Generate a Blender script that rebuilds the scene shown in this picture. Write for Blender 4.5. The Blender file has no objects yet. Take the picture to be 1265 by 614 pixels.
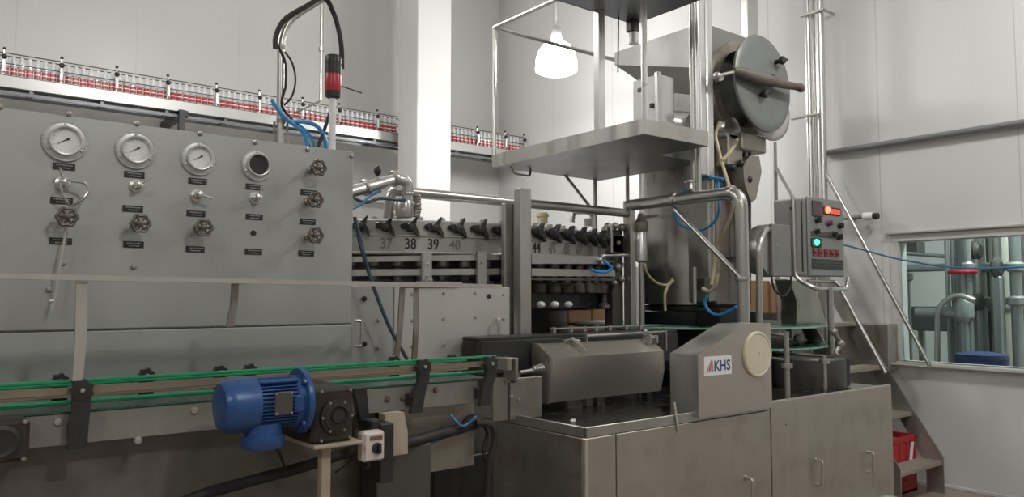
import bpy, bmesh, math, random
from mathutils import Vector as V, Matrix
random.seed(7)
SC = bpy.context.scene
COL = SC.collection

# ------------------------------------------------------------------ camera
F, CX, CY, HZ, HCAM = 960.0, 632.5, 307.0, 367.0, 1.64
AZ = math.atan(1218 / 960.0)
PITCH = math.atan((HZ - CY) / F)
cd = bpy.data.cameras.new('camera'); cam = bpy.data.objects.new('camera', cd); COL.objects.link(cam)
cam.location = (0, 0, HCAM); cam.rotation_euler = (math.pi / 2 + PITCH, 0, AZ - math.pi / 2)
cd.sensor_width = 36; cd.lens = F / 1265 * 36; cd.clip_start = .05; cd.clip_end = 100
SC.camera = cam
_R = cam.rotation_euler.to_matrix()

def P(px, py, X=None, Y=None, Z=None):
    """world point on a real plane X=, Y= or Z= seen at pixel px, py"""
    r = _R @ V(((px - CX) / F, -(py - CY) / F, -1))
    o = V((0, 0, HCAM))
    t = (X - o.x) / r.x if X is not None else (Y - o.y) / r.y if Y is not None else (Z - o.z) / r.z
    return o + r * t

# ------------------------------------------------------------------ light and exposure
w = bpy.data.worlds.new('World'); SC.world = w; w.use_nodes = True
w.node_tree.nodes['Background'].inputs[0].default_value = (.9, .95, 1, 1)
w.node_tree.nodes['Background'].inputs[1].default_value = .25
SC.view_settings.view_transform = 'Standard'; SC.view_settings.look = 'None'
SC.view_settings.gamma = 1; SC.view_settings.use_curve_mapping = False
SC.view_settings.exposure = 0.17
LAMP_W = 38.0
LAMP_E = 48.0
LAMPS = [(5.72, 6.45, 4.18), (2.1, 6.2, 4.85), (-1.6, 5.6, 4.85), (5.3, 1.2, 4.85), (1.6, -1.6, 4.85), (-3.0, -1.0, 4.85)]  # after the first two: unseen lamps added to light the hall
try:
    SC.cycles.use_denoising = True
    SC.cycles.max_bounces = 7
except Exception:
    pass

# ------------------------------------------------------------------ materials
MATS = {}
def mat(name, col, rough=.5, metal=0.0, noise=0.0, nscale=(6, 6, 6), emit=None, es=0, trans=0.0, rust=None, rustamt=.5, alpha=1.0, bump=0.0, rv=.12):
    if name in MATS: return MATS[name]
    m = bpy.data.materials.new(name); m.use_nodes = True; MATS[name] = m
    nt = m.node_tree; N = nt.nodes; L = nt.links; b = N['Principled BSDF']
    b.inputs['Base Color'].default_value = (*col, 1); b.inputs['Roughness'].default_value = rough
    b.inputs['Metallic'].default_value = metal
    b.inputs['Transmission Weight'].default_value = trans
    b.inputs['Alpha'].default_value = alpha
    if emit:
        b.inputs['Emission Color'].default_value = (*emit, 1); b.inputs['Emission Strength'].default_value = es
    if noise or rust:
        tc = N.new('ShaderNodeTexCoord'); mp = N.new('ShaderNodeMapping'); mp.inputs['Scale'].default_value = nscale
        L.new(tc.outputs['Object'], mp.inputs[0])
        nz = N.new('ShaderNodeTexNoise'); nz.inputs['Scale'].default_value = 1; nz.inputs['Detail'].default_value = 5
        L.new(mp.outputs[0], nz.inputs['Vector'])
        mx = N.new('ShaderNodeMix'); mx.data_type = 'RGBA'
        mx.inputs[6].default_value = (*[c * (1 - noise) for c in col], 1)
        mx.inputs[7].default_value = (*[min(1, c * (1 + noise)) for c in col], 1)
        L.new(nz.outputs['Fac'], mx.inputs[0]); out = mx.outputs[2]
        mr = N.new('ShaderNodeMapRange'); mr.inputs[1].default_value = .3; mr.inputs[2].default_value = .7
        mr.inputs[3].default_value = max(.03, rough - rv); mr.inputs[4].default_value = min(1, rough + rv)
        L.new(nz.outputs['Fac'], mr.inputs[0]); L.new(mr.outputs[0], b.inputs['Roughness'])
        if rust:
            n2 = N.new('ShaderNodeTexNoise'); n2.inputs['Scale'].default_value = 5; n2.inputs['Detail'].default_value = 8
            L.new(tc.outputs['Object'], n2.inputs['Vector'])
            cr = N.new('ShaderNodeValToRGB'); cr.color_ramp.elements[0].position = .5; cr.color_ramp.elements[1].position = .72
            cr.color_ramp.elements[1].color = (rustamt,) * 3 + (1,)
            L.new(n2.outputs['Fac'], cr.inputs[0])
            m2 = N.new('ShaderNodeMix'); m2.data_type = 'RGBA'; m2.inputs[7].default_value = (*rust, 1)
            L.new(cr.outputs[0], m2.inputs[0]); L.new(out, m2.inputs[6]); out = m2.outputs[2]
        L.new(out, b.inputs['Base Color'])
        if bump:
            bp = N.new('ShaderNodeBump'); bp.inputs['Strength'].default_value = bump; bp.inputs['Distance'].default_value = .004
            L.new(nz.outputs['Fac'], bp.inputs['Height']); L.new(bp.outputs[0], b.inputs['Normal'])
    return m

STEEL = mat('brushed_steel', (.44, .435, .41), .40, .85, .10, (9, 9, 1.2), rust=(.24, .19, .14), rustamt=.30)
PANEL = mat('panel_steel', (.41, .42, .405), .48, .60, .06, (3, 3, 2))
DIRTY = mat('grimy_steel', (.34, .315, .275), .45, .75, .16, (5, 5, 1.5), rust=(.16, .10, .06), rustamt=.5)
TABLE = mat('table_steel', (.46, .425, .37), .38, .80, .12, (9, 9, .8), rust=(.2, .16, .12), rustamt=.3)
BRIGHT = mat('polished_steel', (.60, .60, .58), .32, .92)
PIPE = mat('pipe_steel', (.50, .49, .46), .33, .88)
HOPM = mat('hopper_steel', (.27, .27, .26), .48, .7, .10, (3, 3, 3), rust=(.17, .15, .12), rustamt=.3, rv=.05)
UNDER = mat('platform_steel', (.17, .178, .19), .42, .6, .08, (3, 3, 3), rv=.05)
SIDEP = mat('conveyor_side_steel', (.32, .315, .285), .5, .6, .10, (4, 4, 4), rust=(.2, .15, .10), rustamt=.35)
PAN = mat('drip_pan_steel', (.19, .18, .155), .5, .5, .25, (3, 3, 3), rust=(.07, .06, .05), rustamt=.6)
DOORM = mat('control_door_steel', (.27, .28, .28), .45, .5, .06, (4, 4, 4))
BEZ = mat('bezel_pale', (.62, .63, .62), .3, .35, .04, (9, 9, 9))
WET = mat('wet_dark_tray', (.035, .034, .032), .22, .4, .3, (7, 7, 7))
DECKM = mat('chain_grey_green', (.10, .125, .12), .4, .4, .2, (30, 8, 8))
BOLTM = mat('bolt_head_steel', (.5, .48, .44), .4, .6, .1)
BAR = mat('handrail_steel', (.53, .51, .465), .45, .6, .12, (5, 5, 5), rust=(.35, .28, .2), rustamt=.4)
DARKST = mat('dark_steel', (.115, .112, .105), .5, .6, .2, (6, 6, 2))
BLACK = mat('black_plastic', (.018, .019, .02), .45, 0, .2, (8, 8, 8))
RUBBER = mat('black_rubber', (.02, .02, .02), .65, 0, .2, (9, 9, 9))
GUARD = mat('black_guard_plastic', (.03, .031, .033), .38, 0, .25, (4, 4, 8))
GREEN = mat('green_guide', (.02, .27, .12), .35, 0, .15, (5, 5, 5))
DGREEN = mat('dark_green_plate', (.03, .11, .075), .3, 0, .2, (6, 6, 6))
BLUE = mat('blue_paint', (.026, .085, .25), .38, .05, .15, (7, 7, 7), rust=(.03, .05, .10), rustamt=.4)
HOSEB = mat('blue_hose', (.03, .26, .58), .4, 0, .1)
CABLEB = mat('blue_cable', (.04, .17, .34), .45, 0, .1)
DBLUE = mat('dark_blue_hose', (.045, .07, .10), .45, 0, .1)
CREAM = mat('cream_plastic', (.62, .58, .44), .5, 0, .08, (6, 6, 6), rust=(.4, .34, .22), rustamt=.3)
YEL = mat('yellowed_hose', (.55, .47, .30), .45, 0, .1)
WHITE = mat('white_plastic', (.78, .78, .76), .4, 0, .03)
DIAL = mat('dial_white', (.80, .81, .80), .3, 0, .03)
GREYP = mat('grey_painted', (.52, .53, .52), .45, .1, .06, (4, 4, 4))
LGREY = mat('light_grey_painted', (.58, .58, .56), .4, .1, .05, (4, 4, 4))
BROWNW = mat('brown_wheel', (.15, .13, .11), .45, .6, .3, (20, 20, 20))
RED = mat('red_plastic', (.42, .02, .03), .35, 0, .1)
CRATE = mat('crate_red', (.42, .025, .03), .4, 0, .1)
CARD = mat('cardboard', (.37, .21, .115), .8, 0, .08, (5, 5, 9))
BEIGE = mat('beige_paint', (.42, .36, .27), .55, .1, .15, (8, 8, 8), rust=(.22, .13, .08), rustamt=.5)
LEDR = mat('led_red', (.5, .02, .01), .3, emit=(1, .05, .02), es=2.2)
LEDRB = mat('lamp_red_lit', (.6, .05, .02), .3, emit=(1, .10, .05), es=5)
LEDG = mat('lamp_green_lit', (.02, .6, .2), .3, emit=(.05, 1, .35), es=3.5)
BTNR = mat('button_red', (.22, .03, .03), .4)
BTNP = mat('button_purple', (.14, .05, .12), .4)
LOGOB = mat('logo_blue', (.02, .05, .22), .5)
LOGOR = mat('logo_red', (.55, .03, .03), .5)
INK = mat('number_ink', (.02, .02, .02), .6)
INKF = mat('number_ink_faded', (.20, .20, .19), .6)
PRINT = mat('plate_print', (.30, .32, .32), .6)
BOT = mat('bottle_plastic', (.80, .82, .84), .10, 0, trans=.22)
LAB = mat('bottle_label', (.40, .035, .035), .35, 0, .25, (60, 60, 60))
LAMPM = mat('lamp_shade_lit', (1, 1, 1), .4, emit=(1, .985, .95), es=LAMP_E)
LAMPT = mat('diffuser_lit', (1, 1, 1), .4, emit=(1, .985, .95), es=6)
FLAPM = mat('milky_plastic', (.50, .47, .46), .35, 0, .08, alpha=.75)
TEALG = mat('teal_bench', (.16, .20, .195), .5, .3, .1)
TANK = mat('tank_grey', (.34, .36, .35), .4, .4, .12, (4, 4, 1))
TREAD = mat('tread_steel', (.42, .385, .33), .55, .5, .2, (30, 30, 30), rust=(.25, .17, .1), rustamt=.4)
COLM = mat('tower_column_steel', (.27, .235, .20), .48, .6, .15, (6, 6, 1.2), rust=(.17, .10, .07), rustamt=.6)
LIDM = mat('lid_steel', (.20, .215, .21), .5, .45, .1, (4, 4, 4), rust=(.2, .13, .08), rustamt=.25)
SHINY = mat('hood_steel', (.52, .475, .42), .34, .85, .05, (1.5, 4, 4), rv=.04)

def wall_mat(name, col, axis, pitch, off=0.0, line=.75):
    m = mat(name, col, .42, 0, .025, (1.2, 1.2, .5)); nt = m.node_tree; N = nt.nodes; L = nt.links; b = N['Principled BSDF']
    src = b.inputs['Base Color'].links[0].from_socket
    g = N.new('ShaderNodeNewGeometry'); sx = N.new('ShaderNodeSeparateXYZ'); L.new(g.outputs['Position'], sx.inputs[0])
    a = N.new('ShaderNodeMath'); a.operation = 'ADD'; a.inputs[1].default_value = off + 100 * pitch; L.new(sx.outputs[axis], a.inputs[0])
    mo = N.new('ShaderNodeMath'); mo.operation = 'MODULO'; mo.inputs[1].default_value = pitch; L.new(a.outputs[0], mo.inputs[0])
    lt = N.new('ShaderNodeMath'); lt.operation = 'LESS_THAN'; lt.inputs[1].default_value = .009; L.new(mo.outputs[0], lt.inputs[0])
    mx = N.new('ShaderNodeMix'); mx.data_type = 'RGBA'; mx.inputs[7].default_value = (*[c * line for c in col], 1)
    L.new(lt.outputs[0], mx.inputs[0]); L.new(src, mx.inputs[6]); L.new(mx.outputs[2], b.inputs['Base Color'])
    return m
WALLR = wall_mat('wall_panels_right', (.60, .60, .595), 1, 1.15, -3.52)
WALLB = wall_mat('wall_panels_back', (.545, .545, .53), 0, 1.15, .3, .9)
WALLP = mat('column_paint', (.66, .66, .64), .5, 0, .02)
CEIL = mat('ceiling_white', (.6, .6, .6), .6, 0, .03)
FLOORM = mat('floor_epoxy', (.30, .25, .21), .5, 0, .15, (2, 2, 2), rust=(.16, .12, .1), rustamt=.5)
WALLF = mat('far_wall_paint', (.34, .34, .33), .6, 0, .05)

def glass_mat():
    m = bpy.data.materials.new('window_glass'); m.use_nodes = True; nt = m.node_tree; N = nt.nodes; L = nt.links
    for n in list(N): N.remove(n)
    o = N.new('ShaderNodeOutputMaterial'); t = N.new('ShaderNodeBsdfTransparent'); t.inputs[0].default_value = (.70, .765, .75, 1)
    g = N.new('ShaderNodeBsdfGlossy'); g.inputs['Roughness'].default_value = .03; g.inputs[0].default_value = (.9, .95, .95, 1)
    lw = N.new('ShaderNodeLayerWeight'); lw.inputs[0].default_value = .18
    mx = N.new('ShaderNodeMixShader'); L.new(lw.outputs['Fresnel'], mx.inputs[0]); L.new(t.outputs[0], mx.inputs[1]); L.new(g.outputs[0], mx.inputs[2])
    L.new(mx.outputs[0], o.inputs[0]); return m
GLASS = glass_mat()

# ------------------------------------------------------------------ mesh helpers
ORG = {}
def catmull(pts, n=6):
    pts = [V(p) for p in pts]
    if len(pts) < 3: return pts
    out = []
    for i in range(len(pts) - 1):
        p0 = pts[max(i - 1, 0)]; p1 = pts[i]; p2 = pts[i + 1]; p3 = pts[min(i + 2, len(pts) - 1)]
        for k in range(n):
            t = k / n; t2 = t * t; t3 = t2 * t
            out.append(.5 * ((2 * p1) + (-p0 + p2) * t + (2 * p0 - 5 * p1 + 4 * p2 - p3) * t2 + (-p0 + 3 * p1 - 3 * p2 + p3) * t3))
    out.append(pts[-1]); return out

def fillet(pts, r, n=5):
    """polyline with rounded corners (pipe elbows)"""
    pts = [V(p) for p in pts]; out = [pts[0]]
    for i in range(1, len(pts) - 1):
        a, b, c = pts[i - 1], pts[i], pts[i + 1]
        d1 = (a - b); d2 = (c - b); q = min(r, d1.length * .45, d2.length * .45)
        s = b + d1.normalized() * q; e = b + d2.normalized() * q
        for k in range(n + 1):
            t = k / n; out.append(s * (1 - t) ** 2 + b * 2 * t * (1 - t) + e * t * t)
    out.append(pts[-1]); return out

class MB:
    def __init__(s): s.v = []; s.f = []; s.mi = []; s.m = 0
    def add(s, vs, fs, M=None):
        o = len(s.v)
        s.v += [tuple(M @ V(q)) if M is not None else tuple(q) for q in vs]
        s.f += [[i + o for i in f] for f in fs]; s.mi += [s.m] * len(fs)
        return s
    def box(s, a, b, bev=0.0, M=None):
        x0, y0, z0 = [min(p, q) for p, q in zip(a, b)]; x1, y1, z1 = [max(p, q) for p, q in zip(a, b)]
        bev = min(bev, .45 * min(x1 - x0, y1 - y0, z1 - z0))
        if bev <= 0:
            vs = [(x, y, z) for x in (x0, x1) for y in (y0, y1) for z in (z0, z1)]
            fs = [(0, 1, 3, 2), (4, 6, 7, 5), (0, 4, 5, 1), (2, 3, 7, 6), (0, 2, 6, 4), (1, 5, 7, 3)]
            return s.add(vs, fs, M)
        vs = []; ix = {}
        for i, x in enumerate((x0, x1)):
            for j, y in enumerate((y0, y1)):
                for k, z in enumerate((z0, z1)):
                    sx, sy, sz = (1, -1)[i] * bev, (1, -1)[j] * bev, (1, -1)[k] * bev
                    for ax, p in enumerate(((x, y + sy, z + sz), (x + sx, y, z + sz), (x + sx, y + sy, z))):
                        ix[i, j, k, ax] = len(vs); vs.append(p)
        fs = []
        for i in (0, 1):
            fs.append([ix[i, 0, 0, 0], ix[i, 1, 0, 0], ix[i, 1, 1, 0], ix[i, 0, 1, 0]])
            fs.append([ix[0, i, 0, 1], ix[1, i, 0, 1], ix[1, i, 1, 1], ix[0, i, 1, 1]])
            fs.append([ix[0, 0, i, 2], ix[1, 0, i, 2], ix[1, 1, i, 2], ix[0, 1, i, 2]])
        for i in (0, 1):
            for j in (0, 1):
                fs.append([ix[i, j, 0, 0], ix[i, j, 1, 0], ix[i, j, 1, 1], ix[i, j, 0, 1]])
                fs.append([ix[i, 0, j, 0], ix[i, 1, j, 0], ix[i, 1, j, 2], ix[i, 0, j, 2]])
                fs.append([ix[0, i, j, 1], ix[1, i, j, 1], ix[1, i, j, 2], ix[0, i, j, 2]])
                for k in (0, 1): fs.append([ix[i, j, k, 0], ix[i, j, k, 1], ix[i, j, k, 2]])
        return s.add(vs, fs, M)
    def tube(s, pts, r, n=8, cap=True, M=None):
        pts = [V(p) for p in pts]; rs = r if isinstance(r, (list, tuple)) else [r] * len(pts)
        T = []
        for i in range(len(pts)):
            t = pts[min(i + 1, len(pts) - 1)] - pts[max(i - 1, 0)]
            T.append(t.normalized() if t.length > 1e-9 else V((0, 0, 1)))
        a = T[0].orthogonal().normalized(); vs = []; fs = []
        for i, p in enumerate(pts):
            a = (a - T[i] * a.dot(T[i])); a = a.normalized() if a.length > 1e-6 else T[i].orthogonal().normalized()
            b = T[i].cross(a)
            for k in range(n):
                an = 2 * math.pi * k / n; vs.append(p + (a * math.cos(an) + b * math.sin(an)) * rs[i])
            if i:
                for k in range(n):
                    k2 = (k + 1) % n; fs.append([(i - 1) * n + k, (i - 1) * n + k2, i * n + k2, i * n + k])
        if cap:
            fs.append(list(range(n))); fs.append([(len(pts) - 1) * n + k for k in range(n)])
        return s.add(vs, fs, M)
    def cyl(s, p0, p1, r, n=16, r2=None, M=None):
        return s.tube([p0, p1], [r, r if r2 is None else r2], n, True, M)
    def lathe(s, prof, c, axis=(0, 0, 1), n=24, close=False, M=None):
        """prof: list of (radius, height along axis) from c; closed loop if close"""
        ax = V(axis).normalized(); a = ax.orthogonal().normalized(); b = ax.cross(a); c = V(c); vs = []; fs = []
        for r, h in prof:
            for k in range(n):
                an = 2 * math.pi * k / n; vs.append(c + ax * h + (a * math.cos(an) + b * math.sin(an)) * max(r, 1e-4))
        m = len(prof)
        for i in range(m if close else m - 1):
            j = (i + 1) % m
            for k in range(n):
                k2 = (k + 1) % n; fs.append([i * n + k, i * n + k2, j * n + k2, j * n + k])
        if not close:
            fs.append(list(range(n))); fs.append([(m - 1) * n + k for k in range(n)])
        return s.add(vs, fs, M)
    def torus(s, c, axis, R, r, n=20, k=8, M=None):
        prof = [(R + r * math.cos(2 * math.pi * i / k), r * math.sin(2 * math.pi * i / k)) for i in range(k)]
        return s.lathe(prof, c, axis, n, True, M)
    def ball(s, c, r, n=10, sc=(1, 1, 1), M=None):
        prof = [(r * math.sin(math.pi * i / n), -r * math.cos(math.pi * i / n)) for i in range(n + 1)]
        o = len(s.v); s.lathe(prof, (0, 0, 0), (0, 0, 1), 2 * n, False)
        for i in range(o, len(s.v)):
            q = V(s.v[i]); q = V((q.x * sc[0], q.y * sc[1], q.z * sc[2])) + V(c); s.v[i] = tuple(M @ q if M else q)
        return s
    def prism(s, poly, vec, M=None):
        n = len(poly); vec = V(vec); vs = [V(p) for p in poly] + [V(p) + vec for p in poly]
        fs = [list(range(n)), list(range(n, 2 * n))] + [[i, (i + 1) % n, n + (i + 1) % n, n + i] for i in range(n)]
        return s.add(vs, fs, M)
    def bolt(s, c, nrm=(0, -1, 0), r=.008, h=.007):
        c = V(c); nrm = V(nrm).normalized()
        return s.lathe([(r, 0), (r, h * .5), (r * .75, h * .9), (r * .3, h)], c - nrm * .001, nrm, 8)
    def build(s, name, mats, parent=None, label=None, smooth=35, local=False):
        if not isinstance(mats, (list, tuple)): mats = [mats]
        me = bpy.data.meshes.new(name)
        xs = list(zip(*s.v)); base = V(((min(xs[0]) + max(xs[0])) / 2, (min(xs[1]) + max(xs[1])) / 2, min(xs[2])))
        if local: base = V((0, 0, 0))
        me.from_pydata([tuple(V(q) - base) for q in s.v], [], s.f)
        for m in mats: me.materials.append(m)
        me.polygons.foreach_set('material_index', s.mi)
        bm = bmesh.new(); bm.from_mesh(me); bmesh.ops.recalc_face_normals(bm, faces=bm.faces); bm.to_mesh(me); bm.free()
        me.polygons.foreach_set('use_smooth', [True] * len(me.polygons)); me.set_sharp_from_angle(angle=math.radians(smooth))
        o = bpy.data.objects.new(name, me); COL.objects.link(o); place(o, base, parent)
        if label: o['label'] = label
        return o

def place(o, world, parent=None):
    ORG[o.name] = V(world)
    if parent is not None:
        o.parent = parent; o.location = V(world) - ORG[parent.name]
    else: o.location = world
    return o
def tag(o, label, cat, group=None, kind=None):
    o['label'] = label; o['category'] = cat
    if group: o['group'] = group
    if kind: o['kind'] = kind
    return o
def thing(name, label, cat, loc, group=None):
    o = bpy.data.objects.new(name, None); o.empty_display_size = .1; COL.objects.link(o); place(o, loc)
    return tag(o, label, cat, group)
def struct(mb, name, m, parent=None, label=None):
    o = mb.build(name, m, parent)
    if parent is None: o['kind'] = 'structure'
    if label: o['label'] = label
    return o
def text(name, s, size, m, parent, origin, right, up, depth=.0015, bold=0.0, align='CENTER'):
    """lettering as a thin solid mesh standing on the plane (right, up)"""
    cu = bpy.data.curves.new('lettering', 'FONT'); cu.body = s; cu.size = size; cu.extrude = depth / 2; cu.offset = bold
    cu.align_x = align; cu.align_y = 'CENTER'; cu.resolution_u = 3
    t = bpy.data.objects.new('lettering_curve', cu); COL.objects.link(t)
    me = bpy.data.meshes.new_from_object(t.evaluated_get(bpy.context.evaluated_depsgraph_get())); bpy.data.objects.remove(t)
    right = V(right).normalized(); up = V(up).normalized(); n = right.cross(up)
    M = Matrix((right, up, n)).transposed().to_4x4(); me.transform(M); me.materials.clear(); me.materials.append(m)
    o = bpy.data.objects.new(name, me); COL.objects.link(o); place(o, V(origin), parent); return o
def bolts(pts, parent, m, r=.008, h=.007):
    first = None
    for p in pts:
        if first is None: first = MB().bolt(p, (0, -1, 0), r, h).build('bolt', m, parent); o0 = V(p); c0 = ORG[first.name].copy()
        else: clone(first, c0 + V(p) - o0, parent)
def clone(o, world, parent, rz=None):
    c = o.copy(); COL.objects.link(c); place(c, world, parent)
    if rz is not None: c.rotation_euler = (0, 0, rz)
    return c

# ------------------------------------------------------------------ the setting
XR, YB, ZC = 7.15, 9.4, 6.6
struct(MB().box((-6, -5, -.1), (12, 9.8, 0)), 'floor', FLOORM)
struct(MB().box((-6, -5, ZC), (12, 9.8, ZC + .1)), 'ceiling', CEIL)
struct(MB().box((-6, YB, 0), (XR + .15, YB + .15, ZC)), 'wall_back', WALLB)
WY0, WY1 = 1.3, P(1108, 300, X=XR).y
WZ0, WZ1 = P(1113, 446, X=XR).z, P(1113, 297, X=XR).z
wr = MB().box((XR, -5, 0), (XR + .15, WY0, ZC)).box((XR, WY1, 0), (XR + .15, YB, ZC))
wr.box((XR, WY0, 0), (XR + .15, WY1, WZ0)).box((XR, WY0, WZ1), (XR + .15, WY1, ZC))
struct(wr, 'wall_right', WALLR)
struct(MB().box((-6.15, -5, 0), (-6, 9.8, ZC)), 'wall_left', WALLF)
struct(MB().box((-6, -5.15, 0), (XR, -5, ZC)), 'wall_front', WALLF)
cx0 = P(515, 200, Y=8.15).x; cx1 = P(557, 200, Y=8.15).x
struct(MB().box((cx0, 8.15, 0), (cx1, 8.62, ZC), .01), 'column', WALLP)
# window in the right wall
wf = MB(); t = .055
wf.box((XR - .02, WY0, WZ1 - .012), (XR + .155, WY1 + t, WZ1 + t), .004).box((XR - .02, WY1 - .012, WZ0), (XR + .155, WY1 + t, WZ1), .004)
win = struct(wf, 'window_1', LGREY); win['label'] = 'long observation window in the white right wall'
struct(MB().box((XR - .06, WY0, WZ0 - .035), (XR + .1, WY1 + t + .02, WZ0), .006), 'window_sill', LGREY, win)
struct(MB().box((XR - .05, WY0, WZ1 + t), (XR + .1, WY1 + t + .03, WZ1 + t + .018), .003), 'window_head_trim', BAR, win, 'stained metal strip above the window frame')
struct(MB().box((XR + .04, WY0, WZ0), (XR + .05, WY1 - .012, WZ1 - .012)), 'window_pane', GLASS, win)
struct(MB().box((XR - .012, -4, 0), (XR, 3.6, .03), .004), 'baseboard_right', LGREY)
# room behind the window
struct(MB().box((XR + 3.2, -2, 0), (XR + 3.3, 9.6, 4.2)), 'wall_far_room', WALLB)
struct(MB().box((XR + .15, -2.1, 0), (XR + 3.3, -2, 4.2)), 'wall_far_room_side', WALLB)
struct(MB().box((XR + .15, -2, 4.2), (XR + 3.3, 9.6, 4.3)), 'ceiling_far_room', CEIL)

# ------------------------------------------------------------------ lamps
def lamp(x, y, z, i):
    lab = ['lit white dome pendant lamp hanging above the elevated platform', 'lit white dome pendant lamp above the signal tower, cut by the top of the photo'][i] if i < 2 else None
    t = thing('pendant_lamp', lab or 'unseen lit dome pendant lamp added to light the hall', 'lamp', (x, y, z), 'pendant lamps')
    r = .235
    MB().lathe([(r * .8, -.02), (r * .98, 0), (r * 1.0, .05), (r * .98, .12), (r * .88, .21), (r * .68, .28), (r * .40, .33), (.07, .345)], (x, y, z), n=32).build('lamp_shade', LAMPM, t)
    MB().lathe([(.06, .345), (.065, .38), (.05, .48), (.02, .52)], (x, y, z), n=20).build('lamp_cap', GREYP, t)
    MB().cyl((x, y, z + .51), (x, y, ZC), .011, 8).build('cord', GREYP, t)
    ld = bpy.data.lights.new('lamp_light', 'AREA'); ld.shape = 'DISK'; ld.size = .42; ld.energy = LAMP_W; ld.color = (1, .98, .95)
    lo = bpy.data.objects.new('lamp_light', ld); COL.objects.link(lo); place(lo, (x, y, z - .04), t)
for i, l in enumerate(LAMPS): lamp(*l, i)
def added_far_light():  # unseen fitting, added to brighten the room behind the window
    x, y = XR + 1.3, 2.2
    t = thing('added_ceiling_light', 'unseen long ceiling light added to brighten the room behind the window', 'lamp', (x, y, 4.1))
    MB().box((x - .15, y - .8, 4.12), (x + .15, y + .8, 4.2), .01).build('added_light_housing', LGREY, t)
    MB().box((x - .12, y - .75, 4.09), (x + .12, y + .75, 4.12), .01).build('light_diffuser', LAMPT, t)
    ld = bpy.data.lights.new('added_ceiling_glow', 'AREA'); ld.shape = 'RECTANGLE'; ld.size = .24; ld.size_y = 1.5; ld.energy = 240
    lo = bpy.data.objects.new('added_ceiling_glow', ld); COL.objects.link(lo); place(lo, (x, y, 4.07), t)
added_far_light()

# ------------------------------------------------------------------ overhead bottle conveyor and its bottles
YC = 8.8; ZBC = 3.76
xL, xR = .2, XR - .02
bc = thing('overhead_conveyor', 'long steel overhead conveyor carrying bottles along the back wall', 'conveyor', (3.5, YC, ZBC))
MB().box((xL, YC - .09, ZBC - .12), (xR, YC - .08, ZBC - .012)).box((xL, YC + .08, ZBC - .12), (xR, YC + .09, ZBC - .012)).box((xL, YC - .11, ZBC - .125), (xR, YC - .08, ZBC - .117)).build('side_channel', mat('channel_steel', (.5, .5, .49), .42, .7), bc)
MB().box((xL, YC - .075, ZBC - .02), (xR, YC + .075, ZBC)).build('chain', DARKST, bc)
m = MB()
m.box((xL, YC - .10, ZBC - .19), (xR, YC - .088, ZBC - .16)).box((xL, YC + .088, ZBC - .19), (xR, YC + .10, ZBC - .16))
k = xL + .1
while k < xR - .2:
    m.box((k, YC - .09, ZBC - .185), (k + .035, YC + .09, ZBC - .12)); k += .62
m.build('return_rail', UNDER, bc)
for zz, nm in ((.215, 'guide_wire'), (.115, 'guide_wire')):
    m = MB()
    for sy in (-.055, .055): m.cyl((xL, YC + sy, ZBC + zz), (xR, YC + sy, ZBC + zz), .0055, 6)
    m.build(nm, DARKST, bc)
px_posts = [3, 74, 142, 205, 265, 318, 371, 416, 463, 490, 586, 620, 648]
for q in px_posts:
    x = P(q, 100, Y=YC).x
    if x > xR - .03 : x = xR - .03
    m = MB().cyl((x, YC - .075, ZBC), (x, YC - .075, ZBC + .245), .009, 8).cyl((x, YC - .10, ZBC + .02), (x, YC - .10, ZBC + .13), .018, 8)
    m.m = 1; m.ball((x, YC - .095, ZBC + .17), .026, 6).ball((x, YC - .075, ZBC + .25), .016, 6)
    m.build('guide_post', [BRIGHT, BLACK], bc)
xb = P(222, 140, Y=YC).x
for x in (xb,):
    m = MB().box((x - .05, YC - .16, ZBC - .185), (x + .05, YB, ZBC - .12), .006)
    m.prism([(x - .05, YC - .18, ZBC - .12), (x - .05, YC - .18, ZBC - .36), (x - .05, YC - .11, ZBC - .36), (x - .05, YC - .11, ZBC - .12)], (.06, 0, 0))
    m.build('wall_bracket', GUARD, bc, 'black bent bracket under the conveyor')
# bottles
def bottle_mesh():
    t = thing('bottle', '', 'bottle', (0, 0, 0))
    r = .029
    MB().lathe([(.026, 0), (r, .012), (r, .10), (r * .95, .125), (.024, .155), (.013, .18), (.0125, .186)], (0, 0, 0), n=10).build('bottle_body', BOT, t)
    m = MB(); m.lathe([(r + .0008, .018), (r + .0008, .088)], (0, 0, 0), n=10); m.m = 1
    m.lathe([(r + .0014, .048), (r + .0014, .058)], (0, 0, 0), n=10)
    m.build('bottle_label', [LAB, WHITE], t)
    MB().lathe([(.0155, .184), (.0155, .20), (.013, .203)], (0, 0, 0), n=10).build('bottle_cap', WHITE, t)
    return t
b0 = bottle_mesh(); bchild = list(b0.children); x = xL + .06; first = True; i = 0
while x < xR - .05:
    # those wholly behind the column are not in the photo
    hid = P(492, 150, Y=YC).x < x < P(555, 160, Y=YC).x
    if not hid:
        if first: t = b0; t.location = (x, YC, ZBC); ORG[t.name] = V((x, YC, ZBC)); first = False
        else:
            t = b0.copy(); COL.objects.link(t); t.location = (x, YC, ZBC)
            for ch in bchild:
                c = ch.copy(); COL.objects.link(c); c.parent = t
        far = x > 5
        t['label'] = 'small red labelled bottle on the overhead conveyor, right of the white column' if far else 'small red labelled bottle on the overhead conveyor, left of the white column'
        t['group'] = 'bottles on the conveyor right of the column' if far else 'bottles on the conveyor left of the column'
    x += .0665; i += 1

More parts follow.
